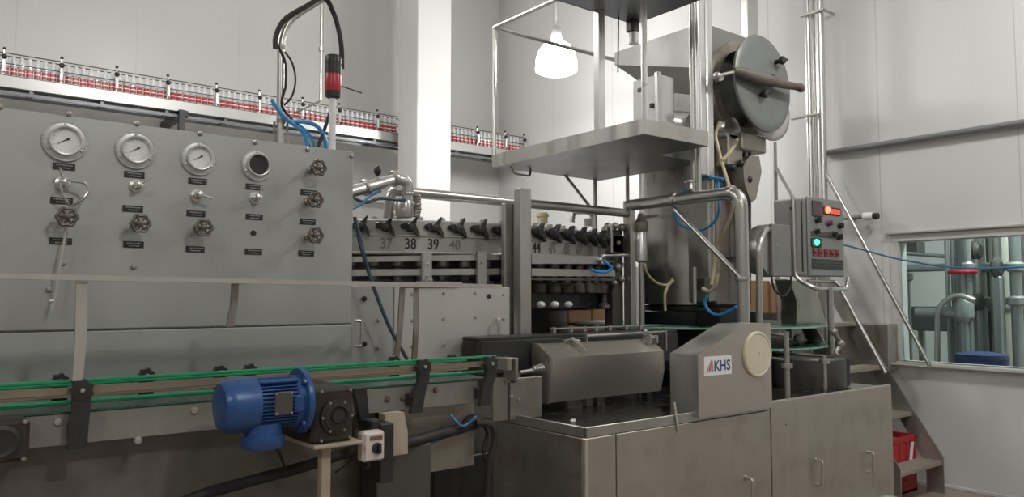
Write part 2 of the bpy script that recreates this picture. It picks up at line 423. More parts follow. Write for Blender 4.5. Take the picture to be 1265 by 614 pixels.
# ------------------------------------------------------------------ gauge panel cabinet
YP = 3.3
pr = P(437, 190, Y=YP); ztop = P(220, 160, Y=YP).z; zseam = P(200, 406, Y=YP).z
xl = -1.4
cab = thing('control_cabinet', 'large grey steel cabinet front with round gauges and handwheels', 'cabinet', ((xl + pr.x) / 2, YP + .25, 0))
MB().box((xl, YP, zseam + .003), (pr.x, YP + .03, ztop), .004).box((xl, YP + .03, .8), (pr.x - .003, YP + .42, ztop - .004)).build('panel', PANEL, cab)
MB().box((xl, YP - .004, .3), (pr.x, YP + .028, zseam - .003), .004).build('lower_panel', PANEL, cab)
ql = []
for q in ((0, 132), (85, 141), (169, 153), (247, 165), (315, 176), (380, 185), (434, 193), (78, 325), (165, 330), (60, 358)): ql.append(P(*q, Y=YP))
bolts(ql, cab, DIRTY, .0105, .012)
up, rt, nrm = V((0, 0, 1)), V((1, 0, 0)), V((0, -1, 0))
def gauge(px, py, rpx, blind=False):
    c = P(px, py, Y=YP); d = (_R.transposed() @ (c - V((0, 0, HCAM)))).z * -1
    r = rpx * d / F
    g = MB().lathe([(r, 0), (r, .008), (r * .97, .013), (r * .93, .012), (r * .89, .010), (r * .74, .011), (r * .73, .030), (r * .69, .034), (r * .635, .033), (r * .62, .022), (r * .62, .002)], c, nrm, 40)
    for k in range(3):
        a = math.radians(90 + 120 * k); g.bolt(c + V((math.cos(a) * r * .82, -.010, math.sin(a) * r * .82)), r=.006)
    g = g.build('pressure_gauge' if not blind else 'gauge_ring', BEZ, cab, 'empty gauge ring with a dark hole' if blind else None)
    MB().cyl(c + nrm * .004, c + nrm * .019, r * .625, 32).build('gauge_face', GUARD if blind else DIAL, g)
    if blind: return
    a = math.radians(212); tip = V((math.cos(a), 0, math.sin(a))); ac = c + V((r * .1, 0, r * .1)); s = V((-tip.z, 0, tip.x))
    n = MB().prism([ac + nrm * .020 - tip * r * .08 + s * r * .03, ac + nrm * .020 + tip * r * .5 + s * r * .01, ac + nrm * .020 + tip * r * .5 - s * r * .01, ac + nrm * .020 - tip * r * .08 - s * r * .03], nrm * .002)
    n.lathe([(r * .06, 0), (r * .05, .005)], ac + nrm * .0195, nrm, 10); n.build('needle', BLACK, g)
    tk = MB()
    for k in range(13):
        a = math.radians(225 - 270 * k / 12); dv = V((math.cos(a), 0, math.sin(a))); s = V((-dv.z, 0, dv.x)) * r * .008
        q = c + nrm * .0192; tk.prism([q + dv * r * .48 + s, q + dv * r * .57 + s, q + dv * r * .57 - s, q + dv * r * .48 - s], nrm * .0006)
    tk.build('scale_marks', PRINT, g)
gauge(80, 175, 25.5); gauge(167, 186, 23.5); gauge(245, 196, 21.5); gauge(317, 204.5, 19.5, True)
MB().lathe([(.013, 0), (.012, .003), (.006, .003)], P(313, 288, Y=YP), nrm, 16).build('hole_plug', BLACK, cab)
def needle_valve(px, py, ang):
    c = P(px, py, Y=YP)
    g = MB().lathe([(.026, 0), (.026, .008), (.017, .012), (.017, .03), (.012, .034), (.012, .055), (.004, .058)], c, nrm, 16).build('needle_valve', BRIGHT, cab)
    a = math.radians(ang); dv = V((math.cos(a), -.1, math.sin(a))); o = c + nrm * .05
    MB().tube([o - dv * .018, o + dv * .05], .005, 8).build('lever', BRIGHT, g)
needle_valve(77, 227, 110); needle_valve(168, 230, 40); needle_valve(243, 242, -15); needle_valve(315, 245, 80)
def handwheel(px, py, R=.031):
    c = P(px - 5, py, Y=YP); s = MB().lathe([(.019, 0), (.019, .014), (.013, .018), (.013, .04), (.008, .045), (.008, .09)], c, nrm, 12).build('valve_stem', DIRTY, cab)
    o = c + nrm * .085; wv = MB(); pts = []; n = 40
    for k in range(n + 1):
        a = 2 * math.pi * k / n; rr = R * (1 + .10 * math.cos(6 * a)); pts.append(o + V((math.cos(a) * rr, 0, math.sin(a) * rr)))
    wv.tube(pts, .0065, 7, False)
    for k in range(3):
        a = math.pi * k / 3; dv = V((math.cos(a), 0, math.sin(a))) * R; wv.tube([o - dv, o + dv], .005, 6)
    wv.lathe([(.012, -.008), (.012, .01), (.006, .013)], o, nrm, 12)
    wv.build('handwheel', BROWNW, s)
for q in ((83, 270), (172, 278), (249, 283), (389, 210), (385, 249), (385, 292)): handwheel(*q)
def nameplate(px, py, wpx=27, rows=2):
    c = P(px, py, Y=YP); d = (_R.transposed() @ (c - V((0, 0, HCAM)))).z * -1
    hw = .037 * (wpx / 27); hh = .0125
    p = MB().box((c.x - hw, YP - .004, c.z - hh), (c.x + hw, YP, c.z + hh), .001).build('name_plate', BLACK, cab)
    m = MB()
    for k in range(rows):
        z = c.z + (.005 if k == 0 else -.0055); q = -hw * (.7 if k == 0 else .5); e = -q
        while q < e:
            wv = random.uniform(.003, .006); m.box((c.x + q, YP - .0046, z - .002), (c.x + q + wv, YP - .004, z + .002)); q += wv + .0016
    m.build('plate_print', PRINT, p)
for q in ((79, 206), (166, 216), (244, 224), (314, 231), (76, 248), (164, 258), (242, 264), (314, 268), (75, 298), (165, 302), (241, 308), (313, 311), (381, 238), (380, 274), (378, 313)): nameplate(*q)
# thin bent sampling tubes
def PO(px, py, off): return P(px, py, Y=YP - off)
MB().tube(fillet([PO(80, 222, .05), PO(107, 226, .07), PO(110, 236, .07), PO(104, 245, .07), PO(88, 255, .04)], .02), .005, 8).build('bent_tube', BRIGHT, cab, 'thin bright bent tube looping from a needle valve')
m = MB().tube([PO(74, 226, .06), PO(77, 240, .065), PO(86, 254, .05)], .004, 6).build('bent_tube', BRIGHT, cab)
m = MB().tube(catmull([PO(83, 276, .05), PO(79, 300, .05), PO(72, 340, .05), PO(67, 374, .05)]), .0045, 8)
m.tube([PO(67, 372, .05), PO(61, 372, .05)], .006, 8).tube([PO(66, 374, .05), PO(64, 383, .05)], .008, 8)
m.build('drain_rod', BAR, cab, 'thin pale rod hanging down from a handwheel')

# ------------------------------------------------------------------ signal tower, cable mast, hoses on top of the cabinet
zc = ztop + .0
c = P(411, 184, Y=YP + .15)
zt = lambda px, py, Y: P(px, py, Y=Y).z
st = thing('signal_tower', 'black signal tower with one red lens on a white pole', 'signal lamp', (c.x, c.y, ztop - .01))
Ys = YP + .15; x = P(411, 120, Y=Ys).x
zb, z1, z2, z3 = zt(411, 122, Ys), zt(411, 113, Ys), zt(411, 92, Ys), zt(411, 69, Ys)
MB().cyl((x, Ys, ztop - .02), (x, Ys, zb), .017, 14).build('pole', WHITE, st)
r = .038
MB().lathe([(.02, 0), (r * .93, .008), (r, .03), (r, z1 - zb)], (x, Ys, zb), n=24).build('lamp_base', BLACK, st)
MB().lathe([(r * 1.0, 0), (r * 1.03, .004), (r * 1.03, z2 - z1 - .004), (r, z2 - z1)], (x, Ys, z1), n=24).build('red_lens', RED, st, 'red lens of the signal tower')
MB().lathe([(r * 1.03, 0), (r * 1.03, .045), (r * .98, .047), (r * 1.0, .05), (r * 1.0, z3 - z2 - .006), (r * .9, z3 - z2)], (x, Ys, z2), n=24).build('lamp_cap', BLACK, st)
MB().tube([(x + r, Ys, z1 + .035), P(447, 115, Y=Ys)], .003, 6).build('antenna_wire', BLACK, st)
# mast
Ym = YP + .2
mp = [P(346, 184, Y=Ym), P(347, 120, Y=Ym), P(347, 62, Y=Ym), P(348, 38, Y=Ym), P(360, 18, Y=Ym), P(400, -2, Y=Ym), P(440, -16, Y=Ym)]
mp[0].z = ztop - .02
ms = MB().tube(fillet([mp[0], P(347, 30, Y=Ym), P(402, -4, Y=Ym), P(500, -60, Y=Ym)], .12), .017, 14)
mo = ms.build('cable_mast', PIPE); tag(mo, 'steel pipe mast bent over at the top, standing on the gauge cabinet', 'pipe')
for zz in (58, 150):
    c = P(347, zz, Y=Ym); MB().lathe([(.021, -.01), (.021, .01)], c, n=14).build('mast_clamp', DIRTY, mo)
m = MB()
for px in (339, 355):
    a = P(px, 180, Y=Ym + .01); m.cyl((a.x, a.y, ztop - .02), P(px, 150, Y=Ym + .01), .006, 8)
m.build('mast_stay', DIRTY, mo)
def hose(name, label, pts, r, m, cat='hose', n=8, group=None):
    o = MB().tube(catmull(pts, 7), r, n).build(name, m); return tag(o, label, cat, group)
hose('black_cable', 'thick black cable arching over the mast and down behind the signal tower', [P(340, 60, Y=Ym - .03), P(341, 44, Y=Ym - .03), P(352, 24, Y=Ym - .03), P(378, 8, Y=Ym - .03), P(400, -3, Y=Ym - .02), P(412, 16, Y=Ym), P(419, 40, Y=Ym), P(422, 62, Y=Ym), P(421, 80, Y=Ym)], .012, RUBBER, 'cable')
hose('black_cable', 'thin black cable hanging from the top of the mast to the signal tower head', [P(405, 2, Y=Ym + .05), P(416, 30, Y=Ym + .05), P(423, 55, Y=Ym + .05), P(424, 85, Y=Ym + .05)], .006, RUBBER, 'cable')
hose('black_cable', 'thin black cable bowing out beside the mast above the bottles', [P(352, 64, Y=Ym), P(361, 78, Y=Ym), P(365, 98, Y=Ym), P(361, 118, Y=Ym), P(351, 130, Y=Ym)], .005, RUBBER, 'cable')
hose('black_cable', 'black cable running straight down along the mast', [P(341, 52, Y=Ym - .02), P(352, 76, Y=Ym - .02), P(353, 105, Y=Ym - .02), P(349, 132, Y=Ym - .02), P(372, 160, Y=Ym), P(384, 186, Y=Ym)], .006, RUBBER, 'cable')
hose('black_cable', 'black cable leaning between the blue hoses and the signal tower', [P(389, 190, Y=Ym), P(399, 165, Y=Ym), P(408, 138, Y=Ym + .03)], .009, RUBBER, 'cable')
hose('air_hose', 'blue air hose crossing the mast and bending into the cabinet top', [P(336, 124, Y=Ym - .03), P(346, 139, Y=Ym - .04), P(360, 152, Y=Ym - .03), P(374, 163, Y=Ym), P(382, 188, Y=Ym)], .010, HOSEB)
hose('air_hose', 'blue air hose with the widest arch beside the signal tower', [P(342, 132, Y=Ym - .03), P(356, 149, Y=Ym - .03), P(372, 150, Y=Ym), P(390, 155, Y=Ym), P(400, 168, Y=Ym), P(404, 188, Y=Ym)], .010, HOSEB)
hose('air_hose', 'blue air hose between the wide arch and the mast', [P(352, 148, Y=Ym), P(366, 153, Y=Ym + .02), P(378, 162, Y=Ym + .02), P(386, 174, Y=Ym + .02), P(389, 190, Y=Ym + .02)], .008, HOSEB)
p = P(398, 0, Y=8.0)
o = MB().cyl((p.x, 8.0, P(398, 62, Y=8.0).z), (p.x, 8.0, ZC), .022, 10).cyl((p.x, 8, P(398, 62, Y=8.0).z - .012), (p.x, 8, P(398, 62, Y=8.0).z + .03), .032, 10).cyl((p.x, 8.0, P(398, 125, Y=8.0).z), (p.x, 8.0, P(398, 60, Y=8.0).z), .016, 10).cyl((p.x, 8.0, P(398, 125, Y=8.0).z), (p.x, YC - .1, P(398, 125, Y=8.0).z), .012, 8).build('ceiling_hanger', PIPE)
tag(o, 'thin steel hanger rod from the ceiling behind the signal tower', 'rod')

# ------------------------------------------------------------------ front conveyor
YG, YG2 = 2.9, 3.14
zg1 = P(300, 458.5, Y=YG).z; zg2 = P(300, 480.5, Y=YG).z; xe = P(613, 440, Y=YG).x; x0 = -.6
zdeck = P(100, 508, Y=2.93).z
fc = thing('bottle_conveyor', 'front bottle conveyor with green guide strips running to the black guard block', 'conveyor', (.8, 3.0, .0))
def guide(y, nm):
    dz = 0 if y < 3 else -.034
    m = MB().box((x0, y - .007, zg1 + dz - .006), (xe, y + .007, zg1 + dz + .006), .003).box((x0, y - .007, zg2 + dz - .005), (xe, y + .007, zg2 + dz + .005), .003)
    m.m = 1; s = .01 if y < 3 else -.01
    zc_ = .5 * (zg1 + zg2) + dz; m.box((x0, y - .003 + s, zc_ - .013), (xe, y + .003 + s, zc_ + .013), .002)
    m.build(nm, [GREEN, mat('brown_bar', (.30, .24, .18), .5, .4, .15, (6, 6, 6))], fc)
guide(YG, 'guide_rail'); guide(YG2, 'guide_rail')
MB().box((x0, 2.945, zdeck - .012), (xe - .02, 3.095, zdeck + .004)).build('chain', DECKM, fc)
m = MB().box((x0, 2.926, zdeck - .003), (xe, 2.945, zdeck + .005), .002).build('wear_strip', DGREEN, fc)
zsb = P(100, 548, Y=2.93).z
xs1 = P(590, 480, Y=2.93).x
MB().box((x0, 2.93, zsb), (xs1, 2.945, zdeck - .004), .002).box((x0, 3.10, zsb), (xs1, 3.112, zdeck), .002).build('side_plate', SIDEP, fc)
bolts([P(*q, Y=2.93) for q in ((71, 521), (170, 544), (240, 507))], fc, BOLTM, .0145, .013)
bolts([P(*q, Y=2.93) for q in ((538, 482), (478, 493), (497, 492), (478, 511), (497, 510))], fc, mat('rusty_bolt', (.2, .12, .09), .6, .4, .2), .0135, .013)
MB().box((x0, 3.02, .35), (P(528, 560, Y=3.02).x, 3.035, zsb + .01)).build('drip_pan', PAN, fc)
xq = P(396, 560, Y=3.0).x
def star(px, py, y, r=.038):
    c = P(px, py, Y=y); m = MB(); pts = []
    for k in range(14):
        a = math.pi * k / 7; rr = r * (1.0 if k % 2 else .78); pts.append((c.x + rr * math.cos(a), y - .012, c.z + rr * math.sin(a)))
    m.prism(pts, (0, .03, 0)); m.m = 1; m.bolt(c + nrm * .012, r=.009, h=.01); return m, c
def near_bracket(px, py, ax=0):
    m, c = star(px, py, YG - .022); m.m = 0; w = .022; zl = zsb + .004
    zl -= .012; poly = [(c.x - .028, c.z - .01), (c.x + .028, c.z - .01), (c.x + .026, c.z - .06), (c.x + .024 + ax * .5, c.z - .10), (c.x + .022 + ax, zl), (c.x - .034 + ax, zl), (c.x - .032 + ax * .5, c.z - .10), (c.x - .027, c.z - .06)]
    m.prism([(a, YG - .03, b) for a, b in poly], (0, .022, 0))
    # foot bent back to the side plate
    m.box((c.x - .030 + ax, YG - .012, zl + .03), (c.x + .016 + ax, 2.931, zl + .08), .003)
    m.build('guide_bracket', [GUARD, BRIGHT], fc)
near_bracket(101, 482, -.002); near_bracket(523, 453, -.03); near_bracket(606, 449, -.03)
for q in ((74, 463), (181, 456), (272, 452), (309, 450), (487, 439), (559, 437)):
    m, c = star(q[0], q[1] + 8, YG2 + .02, .030); m.m = 0
    m.box((c.x - .025, YG2 + .012, zsb), (c.x + .025, YG2 + .03, c.z - .01), .003)
    m.build('guide_bracket', [GUARD, BRIGHT], fc)
# handrail bolted to the conveyor
YH = 2.88
zh0 = P(0, 340, Y=YH).z; xh = P(617, 354, Y=YH).x; zh1 = P(617, 354, Y=YH).z
xh0 = -.6; zh0 = zh0 + (zh0 - zh1) / (xh - P(0, 340, Y=YH).x) * (P(0, 340, Y=YH).x - xh0) * .5
hr = thing('guard_rail', 'long pale metal handrail in front of the gauge cabinet', 'handrail', (xh / 2, YH, zh0 - .35))
m = MB().prism([(xh0, YH - .02, zh0 - .009), (xh0, YH + .02, zh0 - .009), (xh0, YH + .02, zh0 + .009), (xh0, YH - .02, zh0 + .009)], (xh - xh0, 0, zh1 - zh0))
m.build('top_rail', BAR, hr)
a = P(101, 348, Y=YH)
m = MB().prism([(a.x - .018, YH - .005, P(101, 470, Y=YH).z), (a.x + .012, YH - .005, P(101, 470, Y=YH).z), (a.x + .0195, YH - .005, P(101, 420, Y=YH).z), (a.x + .017, YH - .005, a.z), (a.x - .017, YH - .005, a.z), (a.x - .014, YH - .005, P(101, 420, Y=YH).z)], (0, .011, 0))
m.build('post', BAR, hr)
for top, bot, y in (((291, 350), (284, 404), 2.95), ((498, 356), (489, 442), YG2 + .05), ((515, 356), (512, 442), YG2 + .09)):
    a, b = P(*top, Y=y), P(*bot, Y=y); a.z = zh0 + (zh1 - zh0) * (a.x - xh0) / (xh - xh0) - .006
    if bot[1] > 430: b.z -= .05
    q = .5 * (a + b) + V((.006, 0, 0))
    m = MB()
    for s, e in ((a, q), (q, b)):
        m.prism([s + V((-.013, 0, 0)), s + V((.013, 0, 0)), e + V((.013, 0, 0)), e + V((-.013, 0, 0))], (0, .012, 0))
    m.box((a.x - .013, YH, a.z - .004), (a.x + .013, y + .012, a.z + .004))
    m.build('post', DIRTY, hr)

# ------------------------------------------------------------------ blue drive motor and gearboxes
YM = 2.66
ma, mb_ = P(258, 507, Y=YM), P(374, 497, Y=YM)
ax_z = .5 * (P(290, 508, Y=YM).z + P(370, 499, Y=YM).z) - .008
ax_z += .024; A = V((ma.x + .03, YM, ax_z)); L_ = mb_.x - A.x; R0 = .090
em = thing('electric_motor', 'blue electric motor mounted on the front conveyor', 'motor', (A.x + L_ / 2, YM, ax_z - .12))
xax = V((1, 0, 0))
MB().lathe([(R0 * .55, 0), (R0 * .85, .004), (R0 * .98, .02), (R0 * 1.02, .04), (R0 * 1.02, L_ * .40), (R0 * .98, L_ * .405)], A, xax, 40).build('fan_cover', BLUE, em)
m = MB(); m.lathe([(R0 * .84, L_ * .36), (R0 * .84, L_ * .86)], A, xax, 32)
for k in range(40):
    a = 2 * math.pi * k / 40; dv = V((0, math.cos(a), math.sin(a))); s = V((0, -dv.z, dv.y)) * .0022; o = A + xax * L_ * .40
    m.prism([o + dv * R0 * .8 - s, o + dv * R0 * .97 - s, o + dv * R0 * .97 + s, o + dv * R0 * .8 + s], xax * L_ * .44)
m.build('finned_housing', BLUE, em)
m = MB().lathe([(R0 * .9, L_ * .82), (R0 * 1.0, L_ * .84), (R0 * 1.0, L_ * .92), (R0 * 1.25, L_ * .925), (R0 * 1.27, L_ * .94), (R0 * 1.27, L_ * .99), (R0 * 1.2, L_)], A, xax, 40)
for k in range(4):
    a = math.pi / 4 + k * math.pi / 2; m.bolt(A + xax * L_ * .924 + V((0, math.cos(a), math.sin(a))) * R0 * 1.12, (-1, 0, 0), .012, .012)
m.build('flange', BLUE, em)
for sy in (-1, 1):
    MB().box((A.x + L_ * .40, YM + sy * R0 * .55 - .015, ax_z + R0 * .78), (A.x + L_ * .86, YM + sy * R0 * .55 + .015, ax_z + R0 * .92), .005).build('housing_lug', BLUE, em)
MB().box((A.x + L_ * .78, YM - R0 * 1.06, ax_z - .03), (A.x + L_ * .9, YM - R0 * .8, ax_z + .03), .006).build('side_lug', BLUE, em)
MB().box((A.x + L_ * .54, YM - R0 * .995, ax_z - .035), (A.x + L_ * .76, YM - R0 * .9, ax_z + .045), .004).build('name_plate', DARKST, em, 'dark rectangular plate on the motor side')
m = MB()
for dx in (.56, .74):
    for dz in (-.028, .038): m.bolt((A.x + L_ * dx, YM - R0 * .995, ax_z + dz), r=.004, h=.003)
m.build('plate_screws', BRIGHT, em)
m = MB(); q = A + V((L_ * .50, -.015, -R0 * .7))
m.lathe([(.065, -.085), (.072, -.075), (.072, -.045), (.062, -.04), (.06, 0)], q, n=28)
m.build('terminal_box', BLUE, em)
hose('motor_cable', 'thin black cable hanging below the blue motor', [P(338, 548, Y=YM), P(346, 562, Y=YM + .1), P(352, 578, Y=YM + .2)], .005, RUBBER, 'cable')
g0 = P(383, 500, Y=2.62); g1 = P(434, 500, Y=2.62)
gz1, gz0 = P(412, 479, Y=2.6).z, P(412, 547, Y=2.6).z
gb = thing('gearbox', 'black gearbox between the blue motor and the switch box', 'gearbox', ((g0.x + g1.x) / 2, 2.68, gz0))
MB().box((g0.x, 2.6, gz0), (g1.x, 2.92, gz1), .012).build('housing', DARKST if False else mat('gearbox_black', (.035, .03, .027), .5, .2, .3, (7, 7, 7), rust=(.09, .06, .04), rustamt=.5), gb)
GB = MATS['gearbox_black']
c = V(((g0.x + g1.x) / 2 + .01, 2.6, (gz0 + gz1) / 2 - .005))
MB().lathe([(.062, 0), (.062, .012), (.05, .014), (.05, .020), (.038, .022), (.034, .014), (.026, .014), (.022, .022), (.006, .022)], c, nrm, 28).build('shaft_cover', GB, gb)
bolts([c + V((.056 * math.cos(k * 1.047), -.012, .056 * math.sin(k * 1.047))) for k in range(6)] + [(c.x + sx * .055, 2.6, zz) for sx in (-1, 1) for zz in (gz0 + .012, gz1 - .012)], gb, DIRTY, .0065, .006)
o = MB().box((g0.x + .0, 2.58, gz0 - .014), (g1.x + .03, 2.9, gz0 - .001), .003)
pb = thing('gearbox_stand', 'beige painted stand with one leg under the black gearbox', 'stand', (c.x - .02, 2.7, 0))
o.build('stand_plate', BEIGE, pb)
a = P(402, 560, Y=2.64); MB().box((a.x - .018, 2.63, 0), (a.x + .018, 2.665, gz0 - .013), .003).build('stand_leg', BEIGE, pb)
# second gearbox, cut by the left edge
xg1 = P(37, 545, Y=2.78).x; zg0_, zg1_ = P(20, 571, Y=2.78).z, P(20, 519, Y=2.78).z
g2 = thing('gearbox', 'dark grimy gearbox cut by the left edge of the photo, under the conveyor', 'gearbox', (xg1 - .1, 2.85, zg0_))
MB().box((xg1 - .2, 2.78, zg0_), (xg1, 2.93, zg1_), .012).build('housing', GB, g2)
c2 = V((xg1 - .075, 2.78, (zg0_ + zg1_) / 2))
MB().lathe([(.052, 0), (.052, .012), (.04, .016), (.03, .012), (.01, .016)], c2, nrm, 24).build('shaft_cover', GB, g2)
bolts([c2 + V(q) for q in ((.06, 0, -.055), (.06, 0, .055), (-.04, 0, .06))], g2, DIRTY, .008)

# ------------------------------------------------------------------ switch box, clamps, hoses under the conveyor
YS = 2.62
a, b = P(445, 535, Y=YS), P(475, 568, Y=YS)
sb = thing('switch_box', 'small white switch box with a black rotary knob and orange brown stains', 'switch', ((a.x + b.x) / 2, YS + .04, b.z))
SBX = mat('switch_box_stained', (.62, .56, .50), .5, 0, .08, (9, 9, 9), rust=(.45, .16, .07), rustamt=.7)
a.x += .012; MB().box((a.x, YS, b.z), (b.x, YS + .05, a.z), .008).build('box', SBX, sb)
MB().box((a.x + .006, YS - .008, b.z + .006), (b.x - .006, YS + .001, a.z - .006), .003).build('cover', WHITE if False else mat('switch_cover', (.66, .58, .54), .45, 0, .08, (9, 9, 9), rust=(.42, .2, .13), rustamt=.5), sb)
kc = V(((a.x + b.x) / 2 + .008, YS - .008, (a.z + b.z) / 2 - .006))
kn = MB().lathe([(.021, 0), (.02, .012), (.016, .014)], kc, nrm, 20).box((kc.x - .006, YS - .036, kc.z - .018), (kc.x + .006, YS - .02, kc.z + .018), .003).build('knob', BLACK, sb)
MB().box((kc.x + .009, YS - .03, kc.z - .012), (kc.x + .015, YS - .021, kc.z + .012), .002).build('knob_pointer', WHITE, kn)
MB().box((kc.x - .03, YS - .0105, kc.z + .03), (kc.x + .022, YS - .008, kc.z + .045), .001).build('label_strip', mat('brown_label', (.2, .1, .08), .5), sb)
m = MB().cyl((kc.x - .012, YS + .04, b.z - .03), (kc.x - .012, YS + .04, b.z), .01, 10); m.build('cable_gland', BLACK, sb)
MB().box((b.x - .03, YS + .048, b.z + .01), (b.x + .004, YS + .12, a.z + .03), .004).build('mounting_plate', BLACK, sb)
# pale sleeve around the hose
YK = 2.78
a, b = P(475, 518, Y=YK), P(502, 560, Y=YK)
m = MB().prism([(a.x, YK, a.z + .02), (b.x - .012, YK, a.z + .02), (b.x, YK - .01, a.z - .06), (b.x, YK - .012, b.z), (a.x + .01, YK - .012, b.z), (a.x + .006, YK - .01, a.z - .06)], (0, .05, 0))
tag(m.build('clamp_sleeve', BEIGE), 'curved beige metal sleeve on the hose beside the switch box', 'bracket')
hose('corrugated_hose', 'thick black hose sagging below the blue motor and the gearbox', [P(228, 620, Y=2.9), P(260, 608, Y=2.9), P(310, 594, Y=2.9), P(370, 578, Y=2.88), P(420, 562, Y=2.84), P(440, 556, Y=2.8), P(470, 548, Y=2.83), P(488, 545, Y=2.84)], .021, RUBBER, n=12)
hose('corrugated_hose', 'black hose from the beige sleeve to the steel machine base', [P(488, 548, Y=2.84), P(510, 545, Y=2.86), P(540, 537, Y=2.9), P(570, 529, Y=2.94), P(592, 521, Y=3.0)], .024, RUBBER, n=12)
hose('corrugated_hose', 'black hose dropping to the floor beside the left side of the steel machine base', [P(588, 523, Y=2.92), P(606, 525, Y=2.9), P(611, 542, Y=2.9), P(604, 575, Y=2.9), P(600, 625, Y=2.9)], .016, RUBBER, n=10)
hose('corrugated_hose', 'thin black hose dropping from the hose bundle next to the machine base corner', [P(592, 520, Y=2.95), P(602, 534, Y=2.95), P(597, 560, Y=2.95), P(608, 590, Y=2.95), P(603, 630, Y=2.95)], .009, RUBBER, n=8)
tag(MB().ball(P(585, 521, Y=2.97), .045, 8, (1.3, .8, .8)).build('hose_coupling', RUBBER), 'black rounded coupling where the hoses meet the machine base', 'coupling')
hose('air_hose', 'blue air hose making a small dip above the black hose near the base', [P(556, 512, Y=2.93), P(566, 523, Y=2.9), P(574, 526, Y=2.9), P(588, 515, Y=2.93)], .006, CABLEB)
hose('air_hose', 'blue air hose lying under the black hose right of the sleeve', [P(505, 549, Y=2.93), P(530, 547, Y=2.93), P(546, 542, Y=2.93)], .007, CABLEB)
hose('black_cable', 'thin black cable hanging below the gearbox stand', [P(440, 560, Y=2.72), P(428, 574, Y=2.74), P(414, 584, Y=2.76)], .004, RUBBER, 'cable')
# dark stand and panels under the conveyor end
a, b = P(466, 556, Y=2.86), P(533, 556, Y=2.86)
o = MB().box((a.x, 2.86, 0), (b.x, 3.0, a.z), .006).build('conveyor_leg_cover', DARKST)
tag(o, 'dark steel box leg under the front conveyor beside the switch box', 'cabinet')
a, b = P(470, 508, Y=2.99), P(586, 575, Y=2.99)
o = MB().box((a.x, 2.99, b.z), (b.x, 3.01, a.z), .003).build('lower_side_plate', DIRTY)
tag(o, 'grimy steel plate behind the hose under the conveyor end', 'plate')
a = P(437, 480, Y=2.9); b = P(449, 540, Y=2.9)
m = MB().prism([(a.x, 2.895, a.z), (P(452, 480, Y=2.9).x, 2.895, a.z), (P(458, 540, Y=2.9).x, 2.895, b.z), (P(450, 540, Y=2.9).x, 2.895, b.z)], (0, .034, 0))
m.build('guide_bracket', GUARD, fc, 'slanting black bracket arm')
a = P(536, 560, Y=3.2); b = P(610, 640, Y=3.2)  # black sheet in place of the deep shade under the conveyor end
tag(MB().box((a.x, 3.2, .0), (b.x, 3.25, P(560, 566, Y=3.2).z), .004).build('shade_plate', BLACK), 'black sheet standing in for the shade low under the conveyor end beside the machine base', 'plate')
m = MB().box((P(458, 525, Y=2.8).x, 2.72, P(466, 592, Y=2.8).z), (P(475, 525, Y=2.8).x, 2.88, P(466, 520, Y=2.8).z), .005)
tag(m.build('support_block', GUARD), 'black support block behind the switch box', 'bracket')

# ------------------------------------------------------------------ steel machine base
ZB = 1.02
cn = P(723, 530, Z=ZB); YBs = cn.y; XB0 = cn.x; XB1 = P(1100, 471, Y=YBs).x
mb0 = thing('machine_base', 'large stainless steel machine base with bar handles on its front', 'machine', ((XB0 + XB1) / 2, YBs + .55, 0))
YB2 = 3.74
MB().box((XB0 + .01, YBs + .008, .1), (XB1 - .01, YB2, ZB - .05), .004).build('body', TABLE, mb0)
m = MB().box((XB0, YBs, ZB - .045), (XB1, YBs + .012, ZB + .006), .003).box((XB0, YBs, ZB - .045), (XB0 + .012, YB2, ZB + .006), .003)
m.build('top_tray', BRIGHT if False else STEEL, mb0)
MB().box((XB0 + .011, YBs + .011, ZB - .05), (XB1 - .3, YB2, ZB - .02)).build('tray_floor', WET, mb0, 'wet dark tray floor')
MB().box((XB1 - .299, YBs + .011, ZB - .05), (XB1, YB2, ZB - .012)).build('tray_end_plate', STEEL, mb0)
m = MB()
xk = P(951, 500, Y=YBs).x; xj = P(761, 560, Y=YBs).x
m.box((XB0 + .012, YBs - .002, .12), (xj - .004, YBs + .012, ZB - .047), .002).box((xj + .004, YBs - .003, .12), (xk - .004, YBs + .012, ZB - .047), .002).box((xk + .004, YBs - .006, .12), (XB1 - .004, YBs + .012, ZB - .0), .002)
m.build('front_panel', TABLE, mb0)
MB().box((XB0 - .006, YBs + .02, .12), (XB0 + .012, YB2 - .02, ZB - .047), .002).build('side_panel', DIRTY, mb0)
MB().box((XB0 - .004, YBs - .004, .1), (XB0 + .018, YBs + .02, ZB - .045), .003).build('corner_trim', BAR, mb0)
def bar_handle(px, py0, py1):
    t_, b_ = P(px, py0, Y=YBs), P(px, py1, Y=YBs)
    pts = fillet([t_, t_ + V((.0, -.045, 0)), b_ + V((0, -.045, 0)), b_], .02)
    h = MB().tube(pts, .009, 10).lathe([(.016, 0), (.016, .006)], t_ + V((0, -.004, 0)), nrm, 12).lathe([(.016, 0), (.016, .006)], b_ + V((0, -.004, 0)), nrm, 12)
    h.build('handle', PIPE, mb0)
bar_handle(1008, 568, 598); bar_handle(1071, 558, 583); bar_handle(921, 590, 625)
bolts([P(971, 524, Y=YBs - .006)], mb0, DIRTY, .009, .006)
for dx in (.1, XB1 - XB0 - .1):
    for yy in (YBs + .1, YB2 - .1): MB().cyl((XB0 + dx, yy, 0), (XB0 + dx, yy, .11), .04, 12).build('foot', DARKST, mb0)
